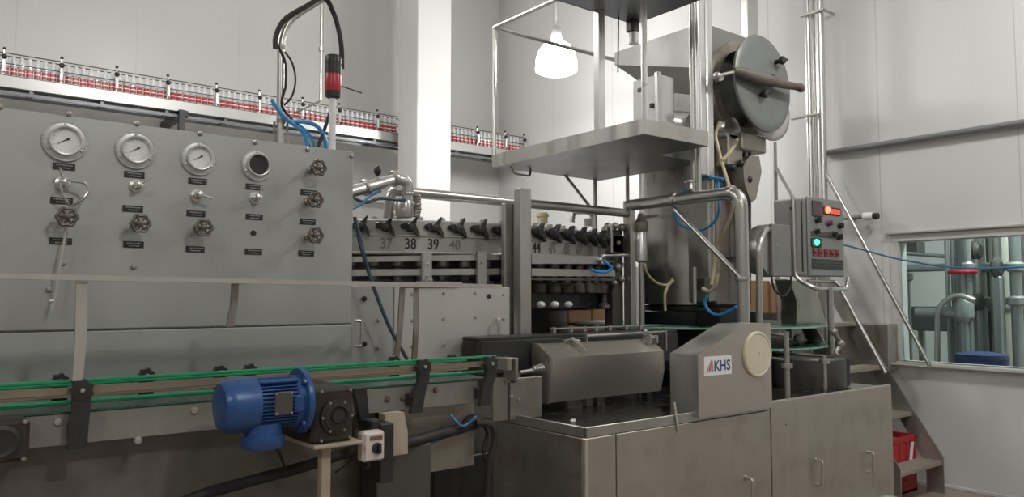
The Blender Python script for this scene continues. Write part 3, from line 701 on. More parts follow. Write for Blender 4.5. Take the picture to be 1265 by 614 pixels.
# loose scraps on the tray
for q, lab, s in (((646, 498), 'crumpled white plastic scrap on the base tray below the bracket', (.06, .04, .014)), ((708, 522), 'tiny white scrap near the front corner of the base tray', (.02, .012, .008))):
    c = P(*q, Z=ZB - .02); m = MB(); m.ball((0, 0, 0), 1, 6)
    for i, v in enumerate(m.v): k_ = random.uniform(.7, 1.2); m.v[i] = (c.x + v[0] * s[0] * k_, c.y + v[1] * s[1] * k_, ZB - .019 + (v[2] + 1) * s[2] * k_)
    tag(m.build('plastic_scrap', WHITE), lab, 'scrap')

# ------------------------------------------------------------------ housing with the logo
YK0 = YBs - .025
def H(px, py, Y=YK0): return P(px, py, Y=Y)
xa, xb_ = H(862, 439).x, H(951, 400).x
yb = P(831, 433, X=xa).y
kh = thing('drive_housing', 'steel drive housing with a logo sticker and a round cream disc', 'housing', ((xa + xb_) / 2, YK0, ZB))
zt_, zm, zl = H(936, 400).z, H(862, 439).z, H(900, 511).z
xtop = H(921, 402).x; yb = yb + .02; pass
prof = [(xa, zl), (xb_, zl), (xb_, zt_), (xtop, zt_), (xa, zm)]
MB().prism([(x, YK0, z) for x, z in prof], (0, yb - YK0, 0)).build('cover', STEEL, kh)
m = MB().prism([(xa - .002, YK0 - .003, zl), (xb_ + .002, YK0 - .003, zl), (xb_ + .002, YK0 - .003, zt_ + .002), (xtop, YK0 - .003, zt_ + .002), (xa - .002, YK0 - .003, zm + .002)], (0, .003, 0))
m.build('front_plate', SHINY, kh)
# side sheet and the tape strip hanging over the rim
c = H(934, 437.5); rr = 28.0 / F * ((_R.transposed() @ (c - V((0, 0, HCAM)))).z * -1)
dsk = MB().lathe([(rr, 0), (rr, .012), (rr * .97, .017), (rr * .90, .018), (rr * .88, .015), (rr * .1, .016), (rr * .09, .012), (rr * .02, .012)], c + nrm * .003, nrm, 44)
for k in range(3):
    a = -.9 + k * .25
dsk.build('round_disc', CREAM, kh, 'cream plastic disc on the housing front')
p0, p1 = H(869, 441), H(903, 461.5)
st_ = MB().box((p0.x, YK0 - .0045, p1.z), (p1.x, YK0 - .003, p0.z)).build('logo_sticker', WHITE, kh, 'white sticker with a slanted triangle mark and blue letters')
w_, h_ = p1.x - p0.x, p0.z - p1.z
def sp(u, v): return (p0.x + u * w_, YK0 - .0046, p1.z + v * h_)
m = MB()
m.m = 1; m.prism([sp(.07, .24), sp(.13, .24), sp(.27, .84), sp(.25, .84)], (0, -.0005, 0))
m.m = 0; m.prism([sp(.15, .24), sp(.21, .24), sp(.29, .80), sp(.275, .84)], (0, -.0005, 0))
m.m = 1; m.prism([sp(.23, .24), sp(.33, .24), sp(.305, .80), sp(.295, .80)], (0, -.0005, 0))
m.m = 2; m.prism([sp(.05, .185), sp(.33, .185), sp(.33, .22), sp(.05, .22)], (0, -.0005, 0))
m.build('logo_triangle', [LOGOR, PRINT, LOGOB], st_)
text('logo_letters', 'KHS', h_ * .78, LOGOB, st_, sp(.65, .46), (1, 0, 0), (0, 0, 1), .0006, .0015)
m = MB().prism([(xa + .03, YBs - .003, ZB + .05), (xa + .05, YBs - .003, ZB + .05), (xa + .07, YBs - .004, ZB - .10), (xa + .055, YBs - .004, ZB - .10)], (-.14, 0, 0))
s_ = P(834, 497, Y=YBs - .004); e_ = P(838, 533, Y=YBs - .01)
tag(MB().prism([s_ + V((-.012, 0, 0)), s_ + V((.004, 0, 0)), e_ + V((.008, 0, 0)), e_ + V((-.004, 0, 0))], (0, .003, 0)).build('tape_strip', BAR), 'pale strip of tape hanging over the rim beside the logo housing', 'tape')

# ------------------------------------------------------------------ angular worm cover, guard block, brackets
YR = 3.24
a, b = P(682, 442, Y=YR), P(819, 434, Y=YR)
zf = .5 * (a.z + b.z); zt2 = zf + .035; ybk = YR + .13
# heights measured at the left end
zc1 = .5 * (P(684, 466, Y=YR).z + P(818, 457.5, Y=YR).z); zb1 = P(677, 499.5, Y=YR).z
zb1 = .5 * (zb1 + P(810, 484, Y=YR).z) 
hd = thing('worm_cover', 'long angular stainless cover in front of the black guard block', 'machine cover', ((a.x + b.x) / 2, YR + .1, ZB))
prof = [(YR + .11, zt2 + .035), (YR, zf), (YR - .004, zc1), (YR + .026, zb1), (YR + .16, zb1), (YR + .16, zt2 + .035)]
MB().prism([(a.x, y, z) for y, z in prof], (b.x - a.x, 0, 0)).build('cover', SHINY, hd, smooth=20)
cyc = YR + .085; czc = (zt2 + zb1) / 2
prof2 = [(cyc + (y - cyc) * 1.03, czc + (z - czc) * 1.03) for y, z in prof]
MB().prism([(a.x - .012, y, z) for y, z in prof2], (.014, 0, 0)).build('end_plate', DIRTY, hd)
MB().prism([(b.x - .002, y, z) for y, z in prof], (.01, 0, 0)).build('end_plate', DIRTY, hd)
# toggle latches
m = MB(); q = V((P(706, 430, Y=YR + .1).x, YR + .09, zt2 + .035))
m.tube([q + V((-.05, .02, .012)), q + V((0, 0, .022)), q + V((.04, -.02, .010))], .006, 6).tube([q + V((0, 0, .022)), q + V((.02, -.07, -.02)), q + V((.022, -.09, -.045))], .007, 6).bolt(q + V((0, 0, .015)), (0, 0, 1), .012, .02)
m.build('latch', PIPE, hd)
m = MB(); q = V((b.x - .06, YR + .06, zt2 + .01))
m.box(q + V((-.02, -.03, 0)), q + V((-.005, .04, .06)), .003).box(q + V((.04, -.03, 0)), q + V((.055, .04, .05)), .003).cyl(q + V((-.03, 0, .035)), q + V((.07, 0, .035)), .008, 8).ball(q + V((.0, .03, .075)), .014, 6)
m.build('hinge_bracket', PIPE, hd)
m = MB(); x1 = b.x
m.cyl((a.x - .01, YR + .07, (zf + zb1) / 2 + .06), (a.x - .17, YR + .07, (zf + zb1) / 2 + .05), .011, 10)
for k in range(6): m.torus((a.x - .02 - .011 * k, YR + .07, (zf + zb1) / 2 + .06), (1, .1, .1), .026 - .002 * k, .0045, 14, 6)
m.build('spring_shaft', PIPE, hd)
for q in (726, 739):
    c = P(q, 487, Y=YR + .1); m = MB().box((c.x - .02, YR + .08, ZB - .02), (c.x + .02, YR + .13, zb1 + .005), .004); m.build('cover_foot', PIPE if q < 730 else DIRTY, hd)
# rod behind the cover top
zz = zt2 + .07
tag(MB().cyl((P(722, 421, Y=YR + .15).x, YR + .15, zz), (P(822, 411, Y=YR + .15).x, YR + .15, zz + .004), .007, 8).box((P(722, 421, Y=YR + .15).x, YR + .13, zt2 - .05), (P(722, 421, Y=YR + .15).x + .01, YR + .159, zz + .01)).box((P(820, 421, Y=YR + .15).x, YR + .13, zt2 - .05), (P(820, 421, Y=YR + .15).x + .01, YR + .159, zz + .012)).build('guide_rod', PIPE), 'thin steel rod along the top of the angular cover', 'rod')
# black block
YQ = 3.42
a, b = P(593.5, 417, Y=YQ), P(838, 404, Y=YQ)
zq0, zq1 = P(595, 464, Y=YQ).z, a.z
gd = thing('guard_block', 'long black plastic guard block at the end of the front conveyor', 'machine guard', ((a.x + b.x) / 2, YQ + .1, zq0))
MB().box((a.x, YQ, zq0), (b.x, YQ + .05, zq1 - .02), .005).build('front_board', GUARD, gd)
MB().box((a.x, YQ + .01, zq1 - .022), (b.x, YQ + .175, zq1), .005).build('top_board', GUARD, gd)
for xa_, xb2, y_0, y_1, z_0 in ((a.x, a.x + .03, .05, .17, zq0), (b.x - .03, b.x, .05, .17, zq0), (a.x + .2, a.x + .25, .06, .11, ZB - .02), (b.x - .25, b.x - .2, .06, .11, ZB - .02)):
    MB().box((xa_, YQ + y_0, z_0), (xb2, YQ + y_1, zq1 - .021), .003).build('end_board' if z_0 == zq0 else 'leg', GUARD, gd)
# clamps along its far edge
ck = MB(); ck2 = []
for k, q in enumerate((683, 704, 721, 735, 752, 772, 790)):
    c = P(q, 405, Y=YQ + .16); xx = c.x; t_ = MB().box((xx - .012, YQ + .14, zq1), (xx + .012, YQ + .17, zq1 + .035), .003)
    t_.build('rail_clamp', PIPE, gd)
MB().box((P(680, 407, Y=YQ + .155).x, YQ + .147, zq1 + .02), (b.x - .02, YQ + .163, zq1 + .03), .003).build('rail_bar', PIPE, gd)
# grimy plates and bracket left of the cover
YW = 3.22
a, b = P(609, 467, Y=YW), P(668, 506, Y=YW)
bs = thing('bearing_bracket', 'grimy steel bearing bracket under the left end of the black guard block', 'bracket', ((a.x + b.x) / 2, YW, ZB))
MB().box((a.x, YW, ZB - .02), (P(628, 480, Y=YW).x, YW + .015, a.z), .003).box((P(629, 480, Y=YW).x, YW - .01, ZB - .02), (b.x, YW + .01, P(650, 466, Y=YW).z), .003).build('plate', DIRTY, bs)
c = P(633, 455, Y=YW - .02)
MB().box((c.x - .045, YW - .035, c.z - .01), (c.x - .01, YW + .08, c.z + .055), .004).box((c.x + .0, YW - .05, c.z - .07), (c.x + .018, YW + .06, c.z + .055), .004).box((c.x - .04, YW - .01, c.z - .075), (c.x + .03, YW + .0, c.z - .06)).build('bearing_arm', DIRTY, bs)
bolts([P(*q, Y=YW - .012) for q in ((632, 490), (641, 494))], bs, BOLTM, .009, .010)

# ------------------------------------------------------------------ rotary filler
FC = V((3.256, 5.96, 0)); RF = 2.05; NV = 88
def circ_theta(px, R=RF):
    """angle on the filler's rim seen at a picture column (near side)"""
    r = P(px, 300, X=30) ; d = V((r.x, r.y)).normalized(); o = V((-FC.x, -FC.y)); bq = d.dot(o); cq = o.dot(o) - R * R
    t = -bq - math.sqrt(max(bq * bq - cq, 0)); h = d * t
    return math.atan2(h.y - FC.y, h.x - FC.x)
def on(th, R, z): return V((FC.x + R * math.cos(th), FC.y + R * math.sin(th), z))
th38 = circ_theta(507); step = 2 * math.pi / NV
zr = P(507, 272, Y=on(th38, RF, 0).y).z     # deck
zba, zbb = P(507, 290, Y=on(th38, RF, 0).y).z, P(507, 312, Y=on(th38, RF, 0).y).z
fl = thing('rotary_filler', 'large round bottle filler with numbered band and black star knobs', 'filling machine', (FC.x, FC.y, 0))
m = MB().lathe([(.3, zr + .02), (RF - .30, zr + .02), (RF - .02, zr + .004), (RF, zr - .004), (RF, zba + .004), (RF + .012, zba), (RF + .012, zba - .01), (RF, zba - .012), (RF, zbb + .005), (RF - .1, zbb)], (FC.x, FC.y, 0), n=176)
m.build('filler_ring', STEEL, fl, smooth=30)
MB().lathe([(RF - .02, zbb + .004), (RF + .035, zbb + .004), (RF + .04, zbb - .004), (RF + .035, zbb - .014), (RF - .02, zbb - .016)], (FC.x, FC.y, 0), n=176, close=True).build('ring_ledge', BRIGHT, fl)
zs = P(507, 345, Y=on(th38, RF, 0).y).z
MB().lathe([(RF - .18, zbb), (RF - .18, zs + .01), (RF - .1, zs)], (FC.x, FC.y, 0), n=120).build('valve_drum', DARKST, fl)
zk0 = 1.545; zk1 = zs + .02
thR = circ_theta(745)
MB().lathe([(RF - .28, zk1), (RF - .12, zk1), (RF - .10, zk1 - .02), (RF - .10, zk0 + .02), (RF - .12, zk0), (RF - .28, zk0)], (FC.x, FC.y, 0), n=120, close=True).build('lower_skirt', GUARD, fl)
MB().lathe([(RF - .45, .0), (RF - .45, zk1)], (FC.x, FC.y, 0), n=60).build('pedestal', DARKST, fl)
# knobs, studs and lower valve bells on the part of the rim that is in view
def knob_mesh():
    m = MB()
    prof = [(-.062, .012), (-.045, -.004), (-.022, -.022), (.008, -.020), (.030, -.040), (.052, -.060), (.048, -.030), (.034, -.002), (.026, .018), (.040, .062), (.034, .066), (.006, .034), (-.012, .022), (-.040, .024)]
    m.prism([(x, -.005, z) for x, z in prof], (0, -.038, 0))
    m.lathe([(.030, 0), (.032, .03), (.022, .055), (.008, .06)], (-.004, 0, 0), (0, -1, 0), 12)
    m.ball((-.045, -.022, .008), .02, 6)
    return m
first = None; zkn = .5 * (zr + zba) - .0
ks = range(-8, 34)
for k in ks:
    th = th38 + k * step; o = on(th, RF, zkn)
    if first is None: kb = first = knob_mesh().build('star_knob', GUARD, fl, local=True); place(kb, o, fl)
    else: kb = clone(first, o, fl)
    kb.rotation_euler = (0, 0, th + math.pi / 2)
first = None
for k in ks:
    th = th38 + (k + .5) * step; o = on(th, RF - .09, zr + .012)
    if first is None: kb = first = MB().lathe([(.022, -.02), (.022, .014), (.015, .018)], (0, 0, 0), n=10).build('deck_stud', PIPE, fl, local=True); place(kb, o, fl)
    else: clone(first, o, fl)
first = None
for k in range(-4, 36):
    th = th38 + (k + .5) * step; o = on(th, RF - .06, zs)
    if first is None:
        m = MB().lathe([(.034, .13), (.040, .12), (.040, .08), (.026, .07), (.026, -.005), (.052, -.02), (.055, -.075), (.042, -.085)], (0, 0, 0), n=14)
        kb = first = m.build('valve_bell', DARKST, fl, local=True); place(kb, o, fl)
    else: clone(first, o, fl)
first = None
for k in range(12, 36):
    th = th38 + (k + .5) * step; o = on(th, RF - .045, zk0 + .035)
    if first is None:
        kb = first = MB().lathe([(.05, -.03), (.055, -.02), (.05, .0), (.026, .02), (.024, .12), (.03, .125), (.03, .14)], (0, 0, 0), n=14).build('lift_cup', DARKST, fl, local=True); place(kb, o, fl)
    else: clone(first, o, fl)
# lighter cap on the lift cups nearest the post
for q in (668, 685, 702):
    th = circ_theta(q, RF + .01); o = on(th, RF + .01, zk0 + .045)
    MB().ball(o, .030, 6, (1, 1, .75)).build('lift_cup_cap', WHITE, fl, 'whitish round cap on the lower rim')
# numbers on the band
zn = .5 * (zba + zbb) - .004; hn = (zba - zbb)
for k in list(range(-1, 3)) + list(range(6, 12)):
    th = th38 + k * step; n_ = 38 + k
    q = {-1: 477, 0: 507, 1: 535, 2: 562}.get(k)
    if q: th = circ_theta(q)
    out = V((math.cos(th), math.sin(th), 0)); rt_ = V((-out.y, out.x, 0))
    tx = text('band_number', str(n_), hn * .86, INK if k in (0, 1, 6) else INKF, fl, on(th, RF + .003, zn), rt_, (0, 0, 1), .0015, .0012)
    for v_ in tx.data.vertices: q_ = V(v_.co); q_ -= rt_ * q_.dot(rt_) * .22; v_.co = q_
# ring filler pipes above
ov = thing('manifold_pipe', 'polished product pipe with a flexible joint bending down onto the filler', 'pipe', P(506, 262, Y=4.3))
Yv = 3.95
e = [P(430, 238, Y=Yv - .06), P(462, 229, Y=Yv - .02), P(490, 221, Y=Yv), P(503, 224, Y=Yv + .02), P(505, 268, Y=Yv + .02)]
MB().tube(fillet(e, .055), .034, 16).build('pipe_run', BRIGHT, ov)
for pz in ((452, 232), (487, 221)):
    c = P(pz[0], pz[1], Y=Yv - .03 if pz[0] < 470 else Yv); dv = (e[2] - e[1]).normalized(); MB().lathe([(.046, -.014), (.05, 0), (.046, .014)], c, dv, 18).build('pipe_clamp', PIPE, ov)
for py in (240, 252): MB().lathe([(.042, -.008), (.044, 0), (.042, .008)], P(504.5, py, Y=Yv + .02), (0, 0, 1), 18).build('pipe_clamp', PIPE, ov)
MB().lathe([(.044, 0), (.050, .02), (.050, .085), (.043, .1)], P(503, 268, Y=Yv + .02) + V((-.02, 0.0, -.005)), n=20).build('pipe_socket', PIPE, ov)
m = MB().tube(catmull([P(514, 238, Y=Yv + .03), P(514, 248, Y=Yv + .03), P(515, 258, Y=Yv + .03), P(514, 268, Y=Yv + .03)]), [.024, .026, .024, .03, .025, .032, .026, .033, .027, .03, .026, .024, .03, .024, .026, .022, .022, .024, .022][:19], 12)
m.build('flexible_joint', DIRTY, ov)
c = P(466.5, 211, Y=Yv - .02); m = MB().ball(c, .022, 8, (1, 1, 1.4)); m.m = 1; m.cyl(c, c + V((.008, 0, -.10)), .006, 8); m.build('valve_lever', [BLACK, PIPE], ov)
hose('air_hose', 'dark blue hose looping beside the product pipe, entering its clamp', [P(437, 244, Y=3.85), P(452, 250, Y=3.86), P(470, 245, Y=3.87), P(492, 247, Y=3.88), P(500, 247, Y=3.92)], .009, DBLUE)
hose('air_hose', 'blue hose curling up from the cabinet edge to the product pipe', [P(434, 258, Y=3.8), P(447, 252, Y=3.82), P(457, 242, Y=3.85), P(470, 236, Y=3.92)], .008, CABLEB)
for X0_, lab in ((0, 'dark blue hose hanging down between the gauge cabinet and the bolted cover'), (7, 'second dark hose hanging next to the long one at the gauge cabinet edge')):
    pts = [P(438 + X0_ * .5, 268 + X0_ * 3, Y=3.42), P(446 + X0_ * .3, 300 + X0_ * 2, Y=3.42), P(455, 335, Y=3.45), P(468, 372, Y=3.45), P(483, 408, Y=3.45), P(503, 444, Y=3.45)]
    if X0_: pts = pts[:4]
    hose('air_hose', lab, pts, .008 if X0_ else .010, DBLUE)
a, b = P(430, 249, Y=4.7), P(492, 256, Y=4.7)
tag(MB().tube(fillet([a, b, (b.x, b.y, zr + .01)], .06), .03, 12).build('steel_pipe', PIPE), 'short steel pipe behind the filler knobs next to the cabinet edge', 'pipe')
# long pipe to the arch
XA = 4.32; YA0, YA1 = 3.05, 4.05
a, b = P(490, 236.5, Y=YA1), P(772, 263.5, Y=YA1); zz = .5 * (P(560, 243, Y=YA1).z + P(720, 258, Y=YA1).z)
tag(MB().tube(fillet([(P(482, 250, Y=YA1).x, YA1 + .02, zr), (P(482, 250, Y=YA1).x, YA1, zz), (XA - .03, YA1, zz)], .06), .032, 16).build('steel_pipe', PIPE), 'long horizontal steel pipe running above the filler to the corner post', 'pipe')
# bolted cover cabinet in front of the filler
YE = 3.62
a = P(441, 350, Y=YE); b = P(630, 358, Y=YE); zt_ = .5 * (P(480, 350, Y=YE).z + b.z)
bv = thing('bolted_cover', 'pale stainless cover with rows of bolts behind the conveyor end', 'machine cover', ((a.x + b.x) / 2, YE, .4))
MB().box((P(487, 400, Y=YE).x, YE, .4), (b.x, YE + .02, zt_), .004).box((pr.x + .004, YE + .02, .4), (b.x, YE + .08, zt_ - .003)).build('cover_sheet', mat('cover_steel', (.56, .55, .51), .42, .55, .05, (3, 3, 2)), bv)
MB().box((pr.x + .004, YE + .006, .4), (P(487, 400, Y=YE).x - .003, YE + .02, zt_), .003).build('side_sheet', PANEL, bv)
ql = []
for q in ((509, 363), (548, 362), (587, 362), (622, 364), (509, 396), (548, 394), (587, 392), (622, 394), (509, 428), (548, 426), (587, 425), (468, 396), (468, 430), (548, 457), (587, 456)): ql.append(P(*q, Y=YE))
bolts(ql, bv, PIPE, .010, .010)
bolts([P(*q, Y=YE) for q in ((604, 366), (450, 369), (450, 425))], bv, BLACK, .014, .014)
for q, y1 in ((438.5, 428), (617, 422)):
    t_ = P(q, 393 if q > 600 else 396, Y=YE - .01); b_ = P(q, y1, Y=YE - .01)
    if q < 500: t_ = P(q, 396, Y=YP + .2); b_ = P(q, 428, Y=YP + .2)
    dv = V((-.03, -.03, 0)) if q > 600 else V((.035, 0, 0))
    MB().tube(fillet([t_, t_ + dv, b_ + dv, b_], .018), .0075, 8).build('handle', BRIGHT, bv if q > 600 else cab)
# guard rails in front of the filler
YJ = 3.80
gr = thing('filler_guard_frame', 'flat steel bar frame in front of the filler band, bolted to the posts', 'machine guard', (3.2, YJ, 1.4))
def bar(px0, py0a, py0b, px1, py1a, py1b, y, parent, nm, mt, th=.02):
    q = [P(px0, py0b, Y=y), P(px1, py1b, Y=y), P(px1, py1a, Y=y), P(px0, py0a, Y=y)]
    MB().prism(q, (0, th, 0)).build(nm, mt, parent)
bar(437, 317, 324, 640, 314, 320.5, YJ, gr, 'guard_bar', STEEL)
bar(437, 333, 341, 640, 331.5, 339, YJ, gr, 'guard_bar', STEEL)
bar(522.5, 312, 348, 533.5, 312, 348, YJ - .018, gr, 'guard_upright', BRIGHT, .016)
bar(590, 311, 356, 601, 311, 356, YJ - .018, gr, 'guard_upright', STEEL, .016)
bolts([P(*q, Y=YJ - .018) for q in ((528, 326), (528, 341), (525, 346), (532, 346), (595.5, 324))], gr, PIPE, .011, .012)
a, b = P(521, 348, Y=3.6), P(571, 355, Y=3.6)
bar(521, 347.5, 352, 571, 348.5, 352, 3.6, gr, 'top_ledge', BRIGHT, .06)
bar(657, 314, 326, 748, 317, 326, 3.80, gr, 'guard_bar', STEEL)
bar(657, 331.5, 341, 760, 334, 341.5, 3.80, gr, 'guard_bar', STEEL)
bar(655, 343, 346, 760, 344, 347, 3.80, gr, 'guard_bar', DARKST)
for q in ((745, 317), (744, 325), (741, 321)): MB().ball(P(*q, Y=3.79), .020, 6).build('hose_fitting', BRIGHT, gr)
hose('air_hose', 'short blue hose curling at the right end of the filler guard bars', [P(745, 322, Y=3.74), P(752, 327, Y=3.73), P(755, 332, Y=3.73), P(747, 336, Y=3.74), P(736, 335, Y=3.75), P(730, 333, Y=3.76)], .011, HOSEB)
# guard posts
def boxpost(px0, px1, py, y, name, lab, mt, dpt=.05, z0=.0):
    a, b = P(px0, py, Y=y), P(px1, py, Y=y)
    return tag(MB().box((a.x, y, z0), (b.x, y + dpt, a.z), .004).build(name, mt), lab, 'post')
boxpost(643.5, 656.5, 232, 3.63, 'guard_post', 'tall square steel post in front of the filler, taller of the pair', STEEL, .07)
gp = thing('guard_post', 'slotted steel post with a dark face directly left of the tall square post', 'post', (P(632, 400, Y=3.74).x, 3.74, 0))
a, b = P(624, 251, Y=3.74), P(633, 251, Y=3.74); c = P(646, 251, Y=3.74)
MB().box((a.x, 3.74, .0), (b.x, 3.78, a.z), .003).build('channel', STEEL, gp)
MB().box((b.x, 3.75, .0), (c.x, 3.775, a.z), .002).build('slotted_plate', DARKST, gp)
MB().box((P(635.5, 290, Y=3.75).x, 3.748, P(637, 335, Y=3.75).z), (P(638.5, 290, Y=3.75).x, 3.752, P(637, 291, Y=3.75).z)).box((P(635.5, 290, Y=3.75).x, 3.748, P(637, 372, Y=3.75).z), (P(638.5, 290, Y=3.75).x, 3.752, P(637, 342, Y=3.75).z)).build('slot', BLACK, gp)
# arched little pipe on the filler top and cap near post
m = MB().tube(fillet([P(707, 275, Y=4.9), P(708, 262, Y=4.9), P(732, 262, Y=4.9), P(735, 290, Y=4.9)], .1), .022, 12)
m.cyl(P(727, 280, Y=4.88), P(727, 270, Y=4.88), .04, 14)
tag(m.build('arched_pipe', PIPE), 'small arched steel pipe on top of the filler near the corner post', 'pipe')
c = P(670, 268, Y=4.45); tag(MB().cyl(c + V((0, 0, -.05)), c + V((0, 0, .03)), .04, 14).cyl(c + V((0, 0, .0)), c + V((0, 0, .02)), .05, 14).build('deck_fitting', YEL), 'short yellowish fitting on the filler deck right of the tall post', 'fitting')
# dark valve block at the right end of the filler
vb = thing('valve_block', 'dark valve block with bright fittings at the right end of the filler', 'valve', (P(765, 300, Y=4.1).x, 4.1, .965))
a, b = P(757, 283, Y=4.1), P(771, 390, Y=4.1)
MB().box((a.x, 4.1, .965), (b.x, 4.2, a.z), .01).box((P(743, 288, Y=4.1).x, 4.1, P(743, 312, Y=4.1).z), (b.x, 4.18, P(743, 288, Y=4.1).z), .01).build('block', DARKST, vb)
m = MB()
for q, r in (((751, 280), .032), ((760, 279), .028), ((768, 281), .03), ((774, 283), .028), ((747, 284), .025), ((764, 300), .02), ((763, 330), .03), ((768, 345), .028), ((759, 350), .025)): MB().ball(P(*q, Y=4.08), r, 6).build('fitting', DIRTY, vb)
MB().cyl(P(755, 277, Y=4.05), P(755, 312, Y=4.05), .012, 8).cyl(P(746, 316, Y=4.05), P(776, 315, Y=4.05), .010, 8).build('rod', BRIGHT, vb)

# ------------------------------------------------------------------ pipe arch and feed tubes in front of the tower
pa = thing('pipe_arch', 'thick polished steel pipe arch with a diagonal brace in front of the tower', 'pipe', (XA, 3.5, ZB))
za = .5 * (P(800, 249, X=XA).z + P(890, 242, X=XA).z)
MB().tube(fillet([(XA, YA1 + .0, za), (XA, YA0, za), (XA, YA0, ZB)], .11, 8), .042, 20).build('arch_pipe', PIPE, pa)
MB().box((XA - .025, YA1 - .04, ZB), (XA + .03, YA1 + .04, za + .035), .005).build('arch_post', PIPE, pa)
a, b = P(834, 259, X=XA - .03), P(916, 344, X=XA - .03)
MB().cyl(a, b, .017, 12).build('brace', BRIGHT, pa)
for q in (833, 903): MB().lathe([(.05, -.02), (.053, 0), (.05, .02)], V((XA, P(q, 245, X=XA).y, za)), (0, 1, 0), 20).build('pipe_collar', PIPE, pa)
MB().lathe([(.05, -.012), (.052, 0), (.05, .012)], V((XA, YA0, P(925, 345, X=XA).z)), (0, 0, 1), 20).build('pipe_collar', PIPE, pa)
def vtube(px, py0, py1, y, r, name, lab, mt, cat='pipe', X=None, z0=None, z1=None):
    if X is not None: a, b = P(px, py0, X=X), P(px, py1, X=X)
    else: a, b = P(px, py0, Y=y), P(px, py1, Y=y)
    zt = z1 if z1 is not None else a.z; zb = z0 if z0 is not None else b.z
    o = MB().cyl((a.x, a.y, zb), (a.x, a.y, zt), r, 14).build(name, mt); return tag(o, lab, cat)
# filter column left of the tower
fc_ = thing('filter_column', 'slim steel filter cylinder on a thin pipe, left of the tower base', 'filter', (P(792, 400, X=4.4).x, P(792, 400, X=4.4).y, ZB))
c = P(792, 300, X=4.4)
MB().cyl((c.x, c.y, ZB), (c.x, c.y, P(792, 324, X=4.4).z), .022, 12).build('pipe', PIPE, fc_)
MB().lathe([(.03, 0), (.046, .01), (.046, .22), (.042, .23)], (c.x, c.y, P(792, 324, X=4.4).z), n=20).build('filter_body', BRIGHT, fc_)
zt_ = P(792, 324, X=4.4).z + .23
MB().lathe([(.044, 0), (.055, .02), (.055, .07), (.03, .10), (.02, .14)], (c.x, c.y, zt_), n=16).cyl((c.x, c.y, zt_ + .11), (c.x + .12, c.y - .06, zt_ + .13), .012, 8).build('filter_head', DIRTY, fc_)
vtube(786, 330, 395, None, .016, 'thin_pipe', 'thin pale pipe beside the slim filter cylinder', WHITE, X=4.6, z0=ZB)
hose('product_hose', 'yellowed hose sagging from the slim filter cylinder to the tower', [P(796, 326, X=4.38), P(801, 340, X=4.45), P(812, 350, X=4.6), P(824, 352, X=4.75), P(831, 345, X=4.8)], .010, YEL)
hose('product_hose', 'yellowed hose rising beside the lower left of the tower', [P(822, 384, X=4.7), P(821, 365, X=4.7), P(825, 354, X=4.74), P(832, 346, X=4.78)], .011, YEL)
# vertical tubes above the arch
vtube(853.5, -20, 232, None, .020, 'riser_tube', 'thin riser tube on the left of the bundle standing on the pipe arch', PIPE, X=XA, z0=za + .04, z1=4.3)
vtube(860, -20, 236, None, .016, 'riser_tube', 'thin bright riser tube in the middle of the bundle on the pipe arch', BRIGHT, X=XA, z0=za + .04, z1=4.3)
c = P(853.5, 232, X=XA); tag(MB().lathe([(.035, 0), (.04, .015), (.034, .05), (.05, .06), (.05, .075), (.02, .09), (.02, .13)], (c.x, c.y + .0, za + .035), n=16).build('pipe_coupling', BRIGHT) if False else MB().lathe([(.026, 0), (.04, .01), (.034, .05), (.045, .055), (.045, .07), (.026, .075), (.026, 0)], (c.x, c.y, za + .05), n=16).build('pipe_coupling', BRIGHT), 'bright coupling at the foot of the riser tubes on the pipe arch', 'fitting')
vtube(879, 150, 330, None, .010, 'conduit', 'thin grey conduit running down the face of the tower', PIPE, X=4.75)

# ------------------------------------------------------------------ tower
TC = V((5.29, 4.23, 0)); RT = .445
tw = thing('tower', 'tall cylindrical steel tower with brownish side column carrying the hopper', 'machine tower', (TC.x, TC.y, ZB))
MB().lathe([(RT, 1.58), (RT, 2.74)], TC, n=64).build('shell', mat('tower_steel', (.50, .49, .46), .30, .92, .12, (5, 5, .8), rust=(.25, .2, .14), rustamt=.35), tw)
MB().lathe([(RT + .006, 0), (RT + .006, .03)], TC + V((0, 0, 2.28)), n=64).build('shell_band', STEEL, tw)
MB().lathe([(.40, 0), (.40, 1.36), (RT + .04, 1.37), (RT + .06, 1.40), (RT + .06, 1.52), (RT - .02, 1.535), (RT - .02, 1.57), (.3, 1.585)], TC, n=48).build('base_ring', BLACK, tw)
sc0, sc1 = P(886, 250, Y=3.72), P(919, 250, Y=3.72)
MB().box((sc0.x, 3.72, 1.57), (sc1.x + .02, 4.3, 2.74), .02).build('side_column', COLM, tw)
MB().box((P(871, 300, Y=3.78).x, 3.74, 1.6), (sc0.x, 3.95, 2.74), .01).build('side_strip', STEEL, tw)
a, b = P(866, 340, Y=3.7), P(884, 365, Y=3.7)
MB().box((P(868, 345, Y=3.72).x, 3.70, P(870, 358, Y=3.72).z), (P(882, 345, Y=3.72).x, 3.80, P(870, 344, Y=3.72).z), .005).build('bracket_plate', DARKST, tw)
MB().cyl(P(858, 330, Y=3.70), P(858, 375, Y=3.70), .014, 10).build('grease_tube', BRIGHT, tw)
MB().tube(fillet([P(895, 318, Y=3.70), P(915, 318, Y=3.70), P(920, 310, Y=3.70), P(920, 292, Y=3.70)], .03), .009, 8).build('conduit', DARKST, tw)
MB().box((P(885, 378, Y=3.6).x, 3.55, 1.40), (P(918, 378, Y=3.6).x, 3.8, 1.56), .02).build('gear_cover', BLACK, tw)
hose('product_hose', 'yellowed hose looping beside the tower below the hopper', [P(890, 150, X=4.72), P(884, 166, X=4.7), P(888, 186, X=4.7), P(893, 205, X=4.7), P(900, 228, X=4.6), P(903, 240, X=4.55)], .013, YEL)
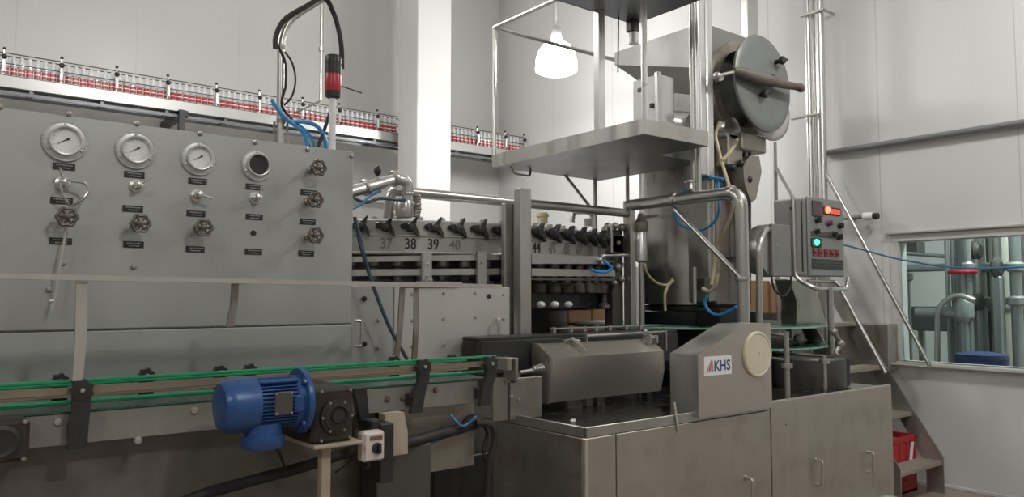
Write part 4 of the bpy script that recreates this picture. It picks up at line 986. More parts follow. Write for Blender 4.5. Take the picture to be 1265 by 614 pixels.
hose('product_hose', 'yellowed hose branch running up to the right under the hopper', [P(892, 198, X=4.7), P(900, 190, X=4.75), P(907, 180, X=4.8), P(911, 172, X=4.8)], .013, YEL)
hose('product_hose', 'yellowed hose hanging down the tower face below the pipe arch', [P(906, 248, X=4.5), P(902, 268, X=4.55), P(893, 288, X=4.6), P(885, 304, X=4.65), P(882, 330, X=4.68), P(879, 352, X=4.66)], .013, YEL)
hose('product_hose', 'bunch of yellowed hose ends beside the lower tower', [P(886, 338, X=4.6), P(884, 352, X=4.6), P(876, 360, X=4.6), P(868, 356, X=4.6)], .014, YEL)
hose('air_hose', 'blue air hose making a big loop around the pipe arch in front of the tower', [P(893, 221, X=4.6), P(880, 220, X=4.6), P(866, 222, X=4.6), P(848, 234, X=4.5), P(836, 252, X=4.5), P(834, 266, X=4.5), P(842, 278, X=4.5), P(858, 284, X=4.5), P(874, 281, X=4.5), P(886, 268, X=4.5), P(889, 246, X=4.5), P(887, 225, X=4.6)], .010, HOSEB)
hose('air_hose', 'short blue air hose on the tower above the pipe arch', [P(873, 213, Y=3.745), P(877, 217, Y=3.728), P(882, 220, Y=3.72), P(890, 226, Y=3.722), P(893, 232, Y=3.72)], .011, HOSEB)
hose('air_hose', 'blue air hose hanging in a curve below the tower above the logo housing', [P(874, 366, X=4.5), P(871, 374, X=4.5), P(875, 383, X=4.5), P(885, 389, X=4.5), P(896, 387, X=4.5), P(910, 379, X=4.5)], .011, HOSEB)

# ------------------------------------------------------------------ hopper with manhole
hp = thing('hopper', 'big steel hopper with an open round manhole lid on top of the tower', 'hopper', (TC.x, TC.y, 2.75))
hx0, hx1, hy0, hy1 = 4.85, 5.75, 3.75, 4.70
zt_ = 3.78; zf_, zn_ = 3.67, 3.42; zl_ = 3.12
xl_ = P(922, 190, Y=hy0).x
vs = [(hx0, hy0, zt_), (hx1, hy0, zt_), (hx1, hy1, zt_), (hx0, hy1, zt_),
      (hx0, hy0, zn_), (hx1, hy0, zn_), (hx1, hy1, zf_), (hx0, hy1, zf_),
      (hx0 + .22, hy0, zl_ + .1), (5.62, hy0, zl_ - .12), (5.62, hy1 - .25, zl_ + .1), (hx0 + .22, hy1 - .25, zl_ + .3),
      (hx0 + .22, hy0, 2.75), (xl_, hy0, 2.75), (xl_, hy1 - .25, 2.75), (hx0 + .22, hy1 - .25, 2.75)]
fs = [(0, 1, 2, 3), (12, 13, 14, 15)]
for q in range(3):
    for k in range(4): fs.append((q * 4 + k, q * 4 + (k + 1) % 4, q * 4 + 4 + (k + 1) % 4, q * 4 + 4 + k))
MB().add(vs, fs).build('hopper_body', HOPM, hp)
MB().box((hx0 - .0, hy0 - .012, 2.72), (hx0 + .38, hy0 + .004, zt_ - .01), .003).build('front_sheet', HOPM, hp)
lc = P(916, 111, Y=3.62); lr = .355
MB().lathe([(lr - .05, -.14), (lr, -.14), (lr, -.01), (lr + .03, -.008), (lr + .03, .015), (lr - .05, .015)], lc, nrm, 48, close=True).build('manhole_neck', DIRTY, hp)
MB().lathe([(lr - .04, -.13), (lr - .04, -.11), (.01, -.11)], lc, nrm, 40).build('manhole_inside', BLACK, hp)
c = P(940, 104, Y=3.42); ln = V((.03, -1, .03)).normalized()
lr2 = .345; lid = MB().lathe([(lr2 + .02, 0), (lr2 + .028, .004), (lr2 + .028, .022), (lr2 + .02, .028), (lr2 * .9, .030), (.01, .036)], c, ln, 56).build('manhole_lid', LIDM, hp, 'grey round lid standing ajar')
m = MB()
for q in ((958, 77), (937, 118)): 
    o = P(*q, Y=3.40); m.cyl(o, o + ln * .06, .018, 10).lathe([(.03, 0), (.034, .015), (.028, .03)], o + ln * .045, ln, 14).cyl(o + ln * .06 + V((-.03, 0, 0)), o + ln * .07 + V((.05, 0, .012)), .010, 8)
m.build('lid_knob', BLACK, lid)
a, b = P(886, 94, Y=3.36), P(906, 89, Y=3.34); e_ = P(988, 108, Y=3.30)
MB().cyl(a, b, .013, 10).ball(a, .03, 8).build('clamp_rod', PIPE, hp)
m = MB().tube([P(906, 87, Y=3.34), P(912, 88, Y=3.34), P(940, 97, Y=3.32), P(972, 105, Y=3.31), e_], [.022, .034, .046, .032, .026], 14).lathe([(.034, 0), (.044, .02), (.03, .05)], P(925, 92, Y=3.33), (1, 0, -.12), 12).lathe([(.044, 0), (.05, .03), (.034, .06)], P(952, 99, Y=3.32), (1, 0, -.12), 12).lathe([(.028, 0), (.036, .02), (.03, .05), (.01, .06)], e_ + V((-.02, 0, 0)), (1, 0, -.1), 12)
m.build('clamp_bar', mat('rusty_bar', (.17, .15, .135), .6, .4, .3, (14, 14, 14), rust=(.12, .07, .05), rustamt=.8), hp)
MB().cyl(P(890, 96, Y=3.5), P(884, 106, Y=3.72), .025, 10).build('clamp_lug', STEEL, hp)
# plastic flap under the lid
m = MB(); cpt = P(944, 150, Y=3.56); n_ = 16; vs = []; fs = []
for j in range(7):
    for k in range(n_ + 1):
        a = math.radians(180 + 20 + 200 * k / n_); rr = .28 * (j / 6)
        vs.append(cpt + V((rr * math.cos(a) * 1.0 + .03, -.03 - .03 * math.sin(j / 6 * 3.0), rr * math.sin(a) * .85 + .08)))
for j in range(6):
    for k in range(n_): fs.append((j * (n_ + 1) + k, j * (n_ + 1) + k + 1, (j + 1) * (n_ + 1) + k + 1, (j + 1) * (n_ + 1) + k))
m.add(vs, fs); o = m.build('plastic_flap', FLAPM, hp, 'milky plastic flap hanging below the lid')
sm = o.modifiers.new('thickness', 'SOLIDIFY'); sm.thickness = .004
# machinery under the hopper
um = thing('hopper_drive', 'dark drive unit under the hopper on the right of the tower', 'machine part', (P(905, 190, Y=3.74).x, 3.6, 2.4))
a, b = P(880, 150, Y=3.68), P(912, 180, Y=3.68)
MB().lathe([(.09, 0), (.10, .02), (.10, .09), (.07, .1)], P(893, 163, Y=3.68), nrm, 24).build('drive_cover', PIPE, um)
MB().box((P(897, 170, Y=3.6).x, 3.58, P(900, 205, Y=3.6).z), (P(915, 170, Y=3.6).x, 3.71, P(900, 165, Y=3.6).z), .01).box((P(910, 165, Y=3.6).x, 3.55, P(915, 186, Y=3.6).z), (P(940, 165, Y=3.6).x, 3.68, P(915, 165, Y=3.6).z), .01).build('drive_block', DIRTY, um)
m = MB(); q = [P(918, 204, Y=3.55), P(927, 192, Y=3.55), P(938, 193, Y=3.55), P(941, 212, Y=3.55), P(934, 246, Y=3.55), P(928, 250, Y=3.55), P(920, 228, Y=3.55)]
m.prism(q, (0, .08, 0)); m.build('lever_plate', DIRTY, um)
for q in (912, 919, 926): MB().cyl(P(q, 175, Y=3.64), P(q, 375 if q != 919 else 330, Y=3.64), .013, 8).build('drive_rod', DARKST, um)
for q in ((905, 207), (915, 202), (925, 222)): MB().ball(P(*q, Y=3.56), .03, 6).build('joint', BLACK, um)

# ------------------------------------------------------------------ elevated platform
PX0, PX1, PY0, PY1 = 3.63, 4.80, 3.27, 4.85
zp0, zp1 = 2.66, 2.755
pf = thing('platform', 'raised stainless steel platform beside the tower', 'platform', ((PX0 + PX1) / 2, (PY0 + PY1) / 2, zp0))
PXN, PYN = 4.27, 3.70
m = MB().prism([(PX0, PY0, zp0), (PXN, PY0, zp0), (PXN, PYN, zp0), (PX1, PYN, zp0), (PX1, PY1, zp0), (PX0, PY1, zp0)], (0, 0, zp1 - zp0))
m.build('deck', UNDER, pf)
MB().box((PX0 - .006, PY0 - .006, zp0 - .002), (PX0, PY1, zp1 + .004), .002).box((PX0, PY0 - .006, zp0 - .002), (PXN, PY0, zp1 + .004), .002).build('edge_trim', STEEL, pf)
zrail = 3.78
def rl(nm, pts, r, mt=PIPE): return MB().tube(fillet(pts, .03), r, 10).build(nm, mt, pf)
rl('rail_post', [(PX0 + .012, PY1 + .0, zp1), (PX0 + .012, PY1 + .0, zrail)], .017)
rl('top_rail', [(PX0 + .012, PY1, zrail), (PX1 + .2, PY1, zrail)], .017)
rl('top_rail', [(PX0 + .012, PY1, zrail), (PX0 + .012, 3.71, zrail)], .017)
a = P(796.5, 140, X=PX0 + .06)
rl('rail_post', [(a.x, a.y, zp1), (a.x, a.y, 3.9)], .020, mat('pale_post', (.68, .68, .67), .35, .4, .05))
a = P(744, 150, X=PX0 + .05); b = P(757, 150, X=PX0 + .05)
m = MB().box((PX0 + .02, 3.68, zp1), (PX0 + .08, 3.74, 4.5), .006)
m.build('square_post', BRIGHT, pf)
# overhead tray of the platform frame
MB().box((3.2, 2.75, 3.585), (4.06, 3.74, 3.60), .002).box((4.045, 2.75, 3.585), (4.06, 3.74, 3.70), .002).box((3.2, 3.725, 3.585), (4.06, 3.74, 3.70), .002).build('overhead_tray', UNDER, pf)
m = MB().box((3.95, 3.66, 3.5), (4.03, 3.72, 3.585), .006); m.m = 1; m.cyl((4.0, 3.69, 3.42), (4.0, 3.69, 3.5), .035, 12)
m.build('tray_fitting', [BLACK, WHITE], pf)
MB().cyl((3.86, 3.70, 3.585), (3.87, 3.72, 3.2), .006, 6).build('tray_wire', DARKST, pf)
# legs and braces below
rl('support_leg', [(PX1 - .1, PY1 - .05, zp0), (PX1 - .1, PY1 - .05, zr + .02)], .018)
rl('brace', [(PX1 - .45, PY1 - .05, zp0), (PX1 - .1, PY1 - .05, 2.36)], .013, DIRTY)
a = P(775, 214, X=4.5); rl('support_leg', [(a.x, a.y, zp0), (a.x, a.y, zr + .02)], .015)
rl('hook', [(PX0 + .1, PY1 - .1, zp0), (PX0 + .12, PY1 - .12, zp0 - .06), (PX0 + .28, PY1 - .12, zp0 - .06), (PX0 + .3, PY1 - .1, zp0)], .010)
# profile pillar right of the riser tubes
a, b = P(864, 50, Y=3.5), P(881, 50, Y=3.5)
m = MB().box((a.x, 3.5, zp0 - .15), (a.x + (b.x - a.x) * .46, 3.56, 4.6), .012).box((a.x + (b.x - a.x) * .52, 3.5, zp0 - .15), (b.x, 3.58, 4.6), .012)
m.box((a.x, 3.54, zp0 - .14), (b.x, 3.57, 4.59))
tag(m.build('steel_profile', BRIGHT), 'vertical double steel profile between the riser tubes and the hopper', 'post')
# box on the platform
ec = thing('junction_cabinet', 'light grey cabinet standing on the platform below the hopper', 'cabinet', (4.36, 3.83, zp1))
MB().box((4.27, 3.70, zp1 + .05), (4.45, 3.96, 3.26), .012).build('cabinet_body', LGREY, ec)
MB().box((4.255, 3.692, zp1 + .05), (4.30, 3.73, 3.275), .008).build('corner_profile', BRIGHT, ec)
MB().box((4.262, 3.85, 3.16), (4.271, 3.9, 3.19), .002).box((4.25, 3.745, 3.02), (4.272, 3.775, 3.05), .003).build('latch', BLACK, ec)
MB().lathe([(.19, 0), (.20, .01), (.20, .04), (.17, .055)], (4.37, 3.90, zp1), n=28).build('cabinet_foot', DIRTY, ec)
tag(MB().cyl((4.72, 3.75, 2.95), (4.72, 3.95, 3.0), .10, 20).build('drum_motor', PIPE), 'steel drum shape behind the light grey cabinet on the platform', 'motor')
a, b = P(923, 0, Y=4.0), P(934, 0, Y=4.0); z_ = P(928, 44, Y=4.0).z
bm_ = thing('ceiling_beam', 'square steel hanger tube coming down onto the hopper top', 'post', (a.x, 4.0, 3.78))
MB().box((a.x, 4.0, 3.78), (b.x + .03, 4.07, ZC), .006).build('hanger_tube', BRIGHT, bm_)
MB().box((a.x - .01, 3.98, 3.775), (b.x + .045, 4.09, 3.80), .004).build('hanger_foot', PIPE, bm_)

# ------------------------------------------------------------------ star wheels with green plates
sw = thing('star_wheel_table', 'round bottle transfer table with two dark green guide plates', 'machine table', (TC.x, TC.y, ZB))
for zz in (1.405, 1.25):
    MB().lathe([(.42, 0), (1.05, 0), (1.055, .004), (1.055, .014), (1.05, .018), (.42, .018)], TC + V((0, 0, zz)), n=80, close=True).build('guide_plate', DGREEN, sw)
    MB().lathe([(1.056, .002), (1.062, .004), (1.062, .014), (1.056, .016)], TC + V((0, 0, zz)), n=80, close=True).build('plate_edge', mat('pale_green_edge', (.22, .42, .33), .35), sw)
MB().lathe([(.41, 1.27), (.62, 1.27), (.60, 1.405), (.41, 1.405)], TC, n=40, close=True).build('star_wheel', BLACK, sw)
MB().lathe([(.41, ZB + .06), (.72, ZB + .06), (.72, 1.17), (.70, 1.19), (.41, 1.2)], TC, n=48, close=True).build('wheel_housing', DARKST, sw)
for q, y0, ztop_ in ((972, 2.76, 1.425), (1018, 2.80, 1.25)):
    a = P(q, 440, Y=y0); dv = V((TC.x - a.x, TC.y - a.y, 0)); l_ = dv.length; dv.normalize(); e_ = V((a.x, a.y, 0)) + dv * (l_ - 1.03)
    m = MB().cyl((a.x, a.y, ZB - .02), (a.x, a.y, ztop_), .016, 12).lathe([(.034, 0), (.034, .028)], (a.x, a.y, 1.20), n=14)
    for zz in (1.40, 1.245):
        if zz < ztop_: m.tube([(a.x, a.y, zz), (e_.x, e_.y, zz)], .009, 8)
    m.build('support_post', PIPE, sw)
for q in ((932, 438), (948, 428), (986, 418), (966, 462)):
    a = P(*q, Y=3.55); 
    MB().ball(a, .045, 6, (1.0, .8, .8)).build('white_nozzle', WHITE, sw, 'whitish nozzle between the green plates')
gbx = thing('gear_unit', 'dark gear unit at the right end of the base top near the stairs', 'gearbox', (5.19, 3.05, ZB))
a, b = P(1030, 441, Y=2.9), P(1048, 441, Y=2.9)
MB().lathe([(.25, ZB - .02), (.255, ZB), (.255, 1.20), (.24, 1.215), (.02, 1.22)], (5.19, 3.12, 0), n=36).build('gear_housing', DARKST, gbx)
MB().box((a.x - .02, 2.88, ZB - .02), (b.x, 3.16, a.z), .02).build('end_cover', BLACK, gbx)
m = MB(); q = [P(1030, 410, Y=3.05), P(1038, 425, Y=3.05), P(1033, 436, Y=3.05), P(1041, 446, Y=3.05)]
m.tube(catmull(q), .018, 8).ball(q[0], .03, 6).ball(q[1], .035, 6); m.build('lever', DIRTY, gbx)

# ------------------------------------------------------------------ control box on its stand
YX = 3.2
a, b = P(998, 241, Y=YX), P(1041, 250, Y=YX)
bz0 = P(1020, 341, Y=YX).z; bz1 = P(1020, 246, Y=YX).z; by1 = YX + .3
cb = thing('control_box', 'grey control box with a red display and a lit green lamp', 'control panel', ((a.x + b.x) / 2, YX + .15, bz0))
MB().box((a.x, YX + .02, bz0), (b.x, by1, bz1), .012).build('enclosure', GREYP, cb)
MB().box((a.x - .004, YX, bz0 - .004), (b.x + .004, YX + .022, bz1 + .004), .008).build('front_door', DOORM, cb)
MB().box((a.x - .006, YX + .12, bz1 - .09), (a.x + .001, YX + .15, bz1 - .065), .002).build('side_lock', BLACK, cb)
MB().box((a.x - .004, YX + .05, bz0 + .03), (a.x + .001, YX + .06, bz1 - .03)).build('side_seam', DARKST, cb)
def fb(u, v): return V((a.x + u * (b.x - a.x), YX, bz1 + v * (bz0 - bz1)))
def fbox(u0, v0, u1, v1, nm, mt, th=.012, lab=None, par=None):
    p, q = fb(u0, v0), fb(u1, v1); return MB().box((p.x, YX - th, q.z), (q.x, YX, p.z), .004).build(nm, mt, par or cb, lab)
fbox(.10, .04, .38, .24, 'display_panel', DARKST)
fbox(.40, .10, .90, .20, 'display_bezel', BLACK, .010)
for k in range(3): fbox(.60 + .095 * k, .12, .60 + .095 * k + .075, .185, 'display_digit', LEDR, .0125, 'glowing red digit')
c = fb(.5, .145); MB().lathe([(.026, 0), (.026, .012), (.018, .024), (.006, .028)], c + nrm * .006, nrm, 20).build('red_lamp', LEDRB, cb, 'lit red lamp')
def knob(u, v, mt, nm, r=.022):
    c = fb(u, v); MB().lathe([(r * 1.2, 0), (r * 1.2, .006), (r, .01), (r * .9, .03), (r * .3, .032)], c, nrm, 18).box((c.x - .005, YX - .04, c.z - r * .9), (c.x + .005, YX - .028, c.z + r * .9), .002).build(nm, mt, cb)
knob(.22, .29, BLACK, 'rotary_switch'); knob(.55, .31, BTNP, 'push_button'); knob(.88, .33, BLACK, 'rotary_switch')
fbox(.06, .43, .92, .50, 'button_strip', DARKST, .008)
knob(.18, .44, BLACK, 'rotary_switch'); knob(.68, .45, BLACK, 'rotary_switch'); knob(.83, .48, BLACK, 'rotary_switch')
fbox(.05, .52, .32, .64, 'lamp_plate', BLACK, .010)
c = fb(.17, .575); MB().lathe([(.024, 0), (.024, .012), (.017, .022), (.004, .026)], c + nrm * .006, nrm, 20).build('green_lamp', LEDG, cb, 'lit green lamp')
for k in range(5):
    c = fb(.14 + .16 * k, .70); MB().box((c.x - .026, YX - .010, c.z - .03), (c.x + .026, YX, c.z + .03), .003).lathe([(.014, 0), (.014, .016), (.010, .02)], c, nrm, 12).build('push_button', BTNR, cb, 'dark red push button')
fbox(.06, .78, .94, .91, 'vent_strip', DARKST, .008)
m = MB()
for k in range(3):
    p, q = fb(.08, .80 + .038 * k), fb(.92, .815 + .038 * k); m.box((p.x, YX - .011, q.z), (q.x, YX - .007, p.z))
m.build('vent_slats', BLACK, cb)
# tube frame in front of the box
fr = thing('tube_frame', 'bent bright tube frame holding the control box', 'frame', (a.x, YX - .05, bz0 - .12))
yq = YX - .02
pts = [P(981, 242, X=a.x - .03), P(981, 325, X=a.x - .03), P(986, 350, Y=yq - .0), P(1005, 358.5, Y=yq), P(1026, 356, Y=yq), P(1037, 346, Y=yq)]
pl = P(981, 300, X=a.x - .03)
pts = [(pl.x, pl.y, bz1 + .0), (pl.x, pl.y, bz0 - .02), (pl.x + .03, yq - .02, bz0 - .10), (b.x - .05, yq - .02, bz0 - .10), (b.x - .02, yq - .02, bz0 - .01)]
MB().tube(fillet(pts, .07, 7), .016, 12).build('frame_tube', BRIGHT, fr)
MB().tube(fillet([(a.x + .02, YX + .03, bz0 - .04), (b.x - .1, YX + .03, bz0 - .04), (b.x - .1, YX - .02, bz0 - .08)], .02), .013, 10).build('cross_tube', PIPE, fr)
MB().cyl((5.56, 3.15, 0), (5.56, 3.15, bz0 - .09), .024, 14).build('stand_pipe', PIPE, fr)
# bracket plate and drum motor left of the box
bp = thing('drum_motor', 'round steel drum motor with a grey end plate left of the control box', 'motor', (P(960, 310, X=5.1).x, 3.3, P(955, 345, X=5.1).z))
q0, q1 = P(954, 276, Y=3.15), P(978, 342, Y=3.15)
MB().box((q0.x, 3.15, q1.z), (q1.x, 3.18, q0.z), .006).build('end_plate', HOPM, bp)
c = V(((q0.x + q1.x) / 2 - .05, 3.18, (q0.z + q1.z) / 2))
MB().lathe([(.185, 0), (.19, .01), (.19, .10), (.17, .15), (.10, .18)], c, (0, 1, 0), 36).build('drum', STEEL, bp)
bolts([(q0.x + .06, 3.15, c.z + .03), (q0.x + .07, 3.15, c.z - .05)], bp, BRIGHT)
hose('black_cable', 'black cable drooping below the drum motor and control box', [P(953, 342, Y=3.15), P(957, 358, Y=3.15), P(968, 366, Y=3.15), P(976, 356, Y=3.15), P(977, 342, Y=3.15)], .007, RUBBER, 'cable')
tb = MB().tube(fillet([P(938, 402, X=4.6), P(938, 300, X=4.6), P(945, 284, X=4.75), P(954, 282, X=4.9)], .06), .022, 12); tag(tb.build('stand_tube', PIPE), 'steel tube rising right of the pipe arch to the drum motor', 'pipe')
yc_ = 3.56; m = MB().prism([P(976, 346, Y=yc_), P(1003, 350, Y=yc_), P(1013, 372, Y=yc_), P(1022, 404, Y=yc_), P(984, 404, Y=yc_), P(984, 372, Y=yc_)], (0, .14, 0))
tag(m.build('chute', TABLE), 'flared steel chute behind the control box stand', 'chute')

# ------------------------------------------------------------------ stairs
SX0, SX1 = 6.18, 6.92
tr_z = [.27, .65, 1.03, 1.41]
f0 = P(1155, 568, X=SX1); slope = 1.02
ys = lambda z: 2.98 + (z - .27) * .62
sr = thing('stairs', 'steep steel stair with four treads between the machine base and the window wall', 'stairs', ((SX0 + SX1) / 2, 3.3, 0))
for x, e_ in ((SX1, 1), (SX0 - .012, 1)):
    poly = [(x, ys(.27) - .03, .27 + .03), (x, ys(.27) - .03, 0), (x, ys(.27) + .11, 0), (x, ys(.27) + .11, .22), (x, ys(1.80) + .10, 1.80), (x, ys(1.80) - .03, 1.80)]
    MB().prism(poly, (.012, 0, 0)).build('stringer', STEEL if e_ else STEEL, sr)
for z in tr_z:
    y = ys(z); MB().box((SX0, y - .02, z - .035), (SX1, y + .17, z), .004).build('tread', TREAD, sr)
def hrail(pts, nm, r=.018): MB().tube(fillet(pts, .05), r, 12).build(nm, PIPE, sr)
hrail([P(1035, 352, X=SX0 + .02), P(1094, 461, X=SX0 + .02)], 'handrail')
h0, h1, h2 = P(1021, 216, X=SX1 + .06), P(1150, 454, X=SX1 + .06), P(1099, 454, X=SX1 + .02)
hrail([h0, h1, V((SX1 + .03, h1.y + .32, h1.z + .005))], 'handrail')
tag(MB().box((6.96, 3.40, P(1107, 458, X=6.95).z), (XR, 4.15, P(1107, 401, X=6.95).z), .006).build('wall_cabinet', TABLE), 'narrow steel cabinet against the wall between the stairs and the window', 'cabinet')
# red crate
cr = thing('crate', 'red plastic crate on the floor under the stairs', 'crate', (6.67, 3.32, 0))
m = MB(); X0, X1, Y0, Y1 = 6.46, 6.89, 3.155, 3.48; t_ = .018
for z0, z1 in ((0, .10), (.19, .23), (.42, .47)):
    m.box((X0, Y0, z0), (X1, Y0 + t_, z1), .003).box((X0, Y1 - t_, z0), (X1, Y1, z1), .003).box((X0, Y0, z0), (X0 + t_, Y1, z1), .003).box((X1 - t_, Y0, z0), (X1, Y1, z1), .003)
for x in (X0, X0 + .15, X1 - .17, X1 - .02): m.box((x, Y0 + .002, 0), (x + .02, Y0 + t_, .47)).box((x, Y1 - t_, 0), (x + .02, Y1 - .002, .47))
m.box((X0, Y0, 0), (X1, Y1, .02)).box((X0 + .01, Y0 + .008, .02), (X1 - .01, Y0 + .016, .44)).box((X0 + .01, Y1 - .016, .02), (X1 - .01, Y1 - .008, .44)).box((X0 + .008, Y0 + .01, .02), (X0 + .016, Y1 - .01, .44))
m.build('crate_shell', CRATE, cr)
MB().prism([(6.75, Y0 - .003, .24), (6.80, Y0 - .003, .24), (6.85, Y0 - .003, .41), (6.80, Y0 - .003, .41)], (0, .004, 0)).build('crate_mark', WHITE, cr, 'white slanted mark')
m = MB().prism([P(1045, 614, Y=2.55), P(1062, 607, Y=2.62), P(1092, 606, Y=2.62), P(1112, 614, Y=2.5), P(1125, 640, Y=2.45), P(1030, 640, Y=2.45)], (0, .02, -.25))
# low box in front of the base at the bottom edge of the photo
q0 = P(1040, 614, Y=2.6); q1 = P(1112, 614, Y=2.6); zt_ = P(1080, 606.5, Y=2.8).z
lb = thing('low_bin', 'low grey green bin at the bottom edge of the photo before the machine base', 'bin', ((q0.x + q1.x) / 2, 2.7, 0))
MB().box((q0.x, 2.58, 0), (q1.x, 2.83, zt_ - .02), .02).build('bin_body', GREYP, lb)
MB().box((q0.x - .02, 2.56, zt_ - .03), (q1.x + .02, 2.84, zt_), .012).build('bin_lid', mat('lid_greygreen', (.33, .37, .34), .5, 0, .08), lb)

# ------------------------------------------------------------------ pipes and cables on the right wall
for q, r, lab, X_ in ((998.5, .030, 'thick polished vertical pipe on the left of the wall pipe pair', 6.98), (1006, .018, 'thin vertical pipe between the two thick wall pipes', 7.0), (1013.5, .042, 'thick polished vertical pipe on the right of the wall pipe pair', 6.98)):
    c = P(q, 100, X=X_); tag(MB().cyl((X_, c.y, 0), (X_, c.y, ZC), r, 18).build('wall_pipe', BRIGHT), lab, 'pipe')
c = P(1006, 17, X=6.98); y0_, y1_ = P(996, 17, X=6.98).y, P(1018, 17, X=6.98).y
tag(MB().box((6.925, y1_ - .02, c.z - .015), (6.95, y0_ + .04, c.z + .015), .004).box((6.93, y1_ - .02, c.z - .012), (XR, y1_ + .0, c.z + .012), .003).build('pipe_clamp', PIPE), 'steel clamp band around the vertical wall pipes', 'clamp')
a, b = P(1027, 186, X=XR - .05), P(1265, 152, X=XR - .05); zz = .5 * (P(1080, 179, X=XR - .05).z + P(1220, 159, X=XR - .05).z)
o = MB().cyl((XR - .05, P(1016, 187, X=XR - .05).y, zz), (XR - .05, 0.5, zz), .028, 14)
for y in (1.2, 2.3, 3.2): o.box((XR - .06, y, zz - .02), (XR, y + .03, zz + .02))
tag(o.build('wall_conduit', mat('grey_conduit', (.22, .23, .23), .45, .4, .1)), 'long grey horizontal pipe along the upper right wall', 'pipe')
wp = thing('pipe_stub', 'short rusty pipe stub with a cap sticking out beside the stair rail', 'pipe', P(1065, 268, X=6.9))
a = P(1085, 267, X=7.05); b = P(1045, 269, X=7.05)
q = P(1050, 269, X=7.05); MB().cyl(P(1040, 269.5, X=7.05), P(1070, 267.5, X=7.05), .020, 12).cyl(q, (XR, q.y, q.z), .018, 10).build('pipe', DIRTY, wp)
MB().cyl(P(1067, 267.5, X=7.05), P(1079, 267, X=7.05), .036, 16).build('pipe_cap', WHITE, wp, 'white cap')
MB().cyl(P(1079, 267, X=7.05), P(1085, 267, X=7.05), .030, 16).build('pipe_end', BLACK, wp)
hose('blue_cable', 'long blue cable running across the right wall and window from the control box', [P(1041, 302, Y=3.25), P(1075, 311, X=6.8), P(1105, 319, X=6.9), P(1150, 327, X=6.95), P(1190, 331, X=6.95), P(1230, 331, X=6.95), P(1300, 328, X=6.95)], .008, CABLEB, 'cable')
a = P(957, 178, X=6.6); 
lf = thing('ladder_frame', 'thin steel upright with a slanting brace behind the control box', 'frame', (a.x, a.y, ZB))
MB().cyl((a.x, a.y, 0), (a.x, a.y, P(957, 176, X=6.6).z), .020, 10).build('upright', PIPE, lf)
MB().cyl(P(958, 206, X=6.6), P(983, 250, X=6.6), .016, 10).build('brace', PIPE, lf)
tag(MB().cyl(P(978, 147, X=6.9), P(1012, 140.5, X=6.9), .016, 10).build('bracket_rod', PIPE), 'thin rod reaching from the vertical wall pipes toward the manhole lid', 'rod')

# ------------------------------------------------------------------ cardboard boxes behind the machine
def carton(x0, y0, z0, x1, y1, z1, lab):
    t = thing('cardboard_box', lab, 'box', ((x0 + x1) / 2, (y0 + y1) / 2, z0))
    MB().box((x0, y0, z0), (x1, y1, z1), .008).build('carton', CARD, t)
    ym = (y0 + y1) / 2; MB().box((x0 - .001, ym - .03, z1 - .10), (x0 + .002, ym + .03, z1)).box((x0, ym - .03, z1 - .001), (x1, ym + .03, z1 + .001)).build('packing_tape', mat('packing_tape', (.46, .33, .2), .35), t)
def deck(x0, y0, x1, y1, z, lab):
    t = thing('pallet_rack', lab, 'rack', ((x0 + x1) / 2, (y0 + y1) / 2, 0))
    MB().box((x0, y0, z - .06), (x1, y1, z), .005).build('shelf', DARKST, t)
    for x in (x0 + .02, x1 - .06):
        for y in (y0 + .02, y1 - .06): MB().box((x, y, 0), (x + .04, y + .04, z - .059)).build('leg', DARKST, t)
c = P(703, 405, Y=6.1); e_ = P(731, 405, Y=6.1); g_ = P(745, 405, Y=6.1)
zz = P(722, 404, Y=6.1).z - .05
deck(c.x - .05, 6.05, g_.x + .08, 6.6, zz, 'dark rack carrying cardboard behind the filler')
zt_ = P(722, 372, Y=6.1).z
carton(c.x, 6.1, zz, e_.x, 6.5, zt_, 'wider cardboard box behind the right end of the filler')
carton(e_.x + .01, 6.1, zz, g_.x + .04, 6.5, zt_ - .01, 'narrow cardboard box just right of the wide one behind the filler')
zz = P(970, 387, Y=4.4).z
deck(6.28, 4.38, 7.05, 4.86, zz, 'dark rack carrying cardboard between the tower and the control box')
carton(6.30, 4.4, zz, 6.68, 4.84, P(955, 347, Y=4.4).z, 'cardboard box on the rack under the drum motor')
carton(6.69, 4.4, zz, 7.04, 4.84, P(955, 350, Y=4.4).z, 'cardboard box on the rack behind the control box stand')
carton(5.0, 3.42 + .0, 1.425, 5.3, 3.60, 1.50, 'flat piece of cardboard on the green plate below the tower') if False else None

# ------------------------------------------------------------------ things in the room behind the window
XF = XR + .9
def vp(px, X, r, lab, z1=3.6, rings=(), mt=TANK, nm='process_pipe'):
    c = P(px, 350, X=X); t = thing(nm, lab, 'pipe', (c.x, c.y, 0)); MB().cyl((c.x, c.y, 0), (c.x, c.y, z1), r, 18).build('pipe', mt, t)
    m = MB()
    for py in rings: m.lathe([(r * 1.1, -.05), (r * 1.7, -.03), (r * 1.7, .03), (r * 1.1, .05)], (c.x, c.y, P(px, py, X=X).z), n=18)
    if rings: m.build('flanges', mt, t)
vp(1106, XF + .3, .05, 'dark pipe with flanges behind the left end of the window', P(1106, 312, X=XF + .3).z, (330, 345))
vp(1119, XF + .5, .045, 'shorter flanged pipe behind the window beside the leftmost one', P(1119, 330, X=XF + .5).z, (342,))
a = P(1104, 332, X=XF + .4)
tag(MB().cyl((a.x, a.y + .05, a.z), (a.x, P(1172, 330, X=XF + .4).y, a.z), .04, 14).build('cross_pipe', TANK), 'thick horizontal pipe behind the window over the flanged pipes', 'pipe')
a = P(1104, 312, X=XF + .6); tag(MB().cyl((a.x, a.y, a.z), (a.x, P(1185, 318, X=XF + .6).y, P(1185, 318, X=XF + .6).z), .022, 12).build('cross_pipe', TANK), 'thin horizontal pipe near the top of the window', 'pipe')
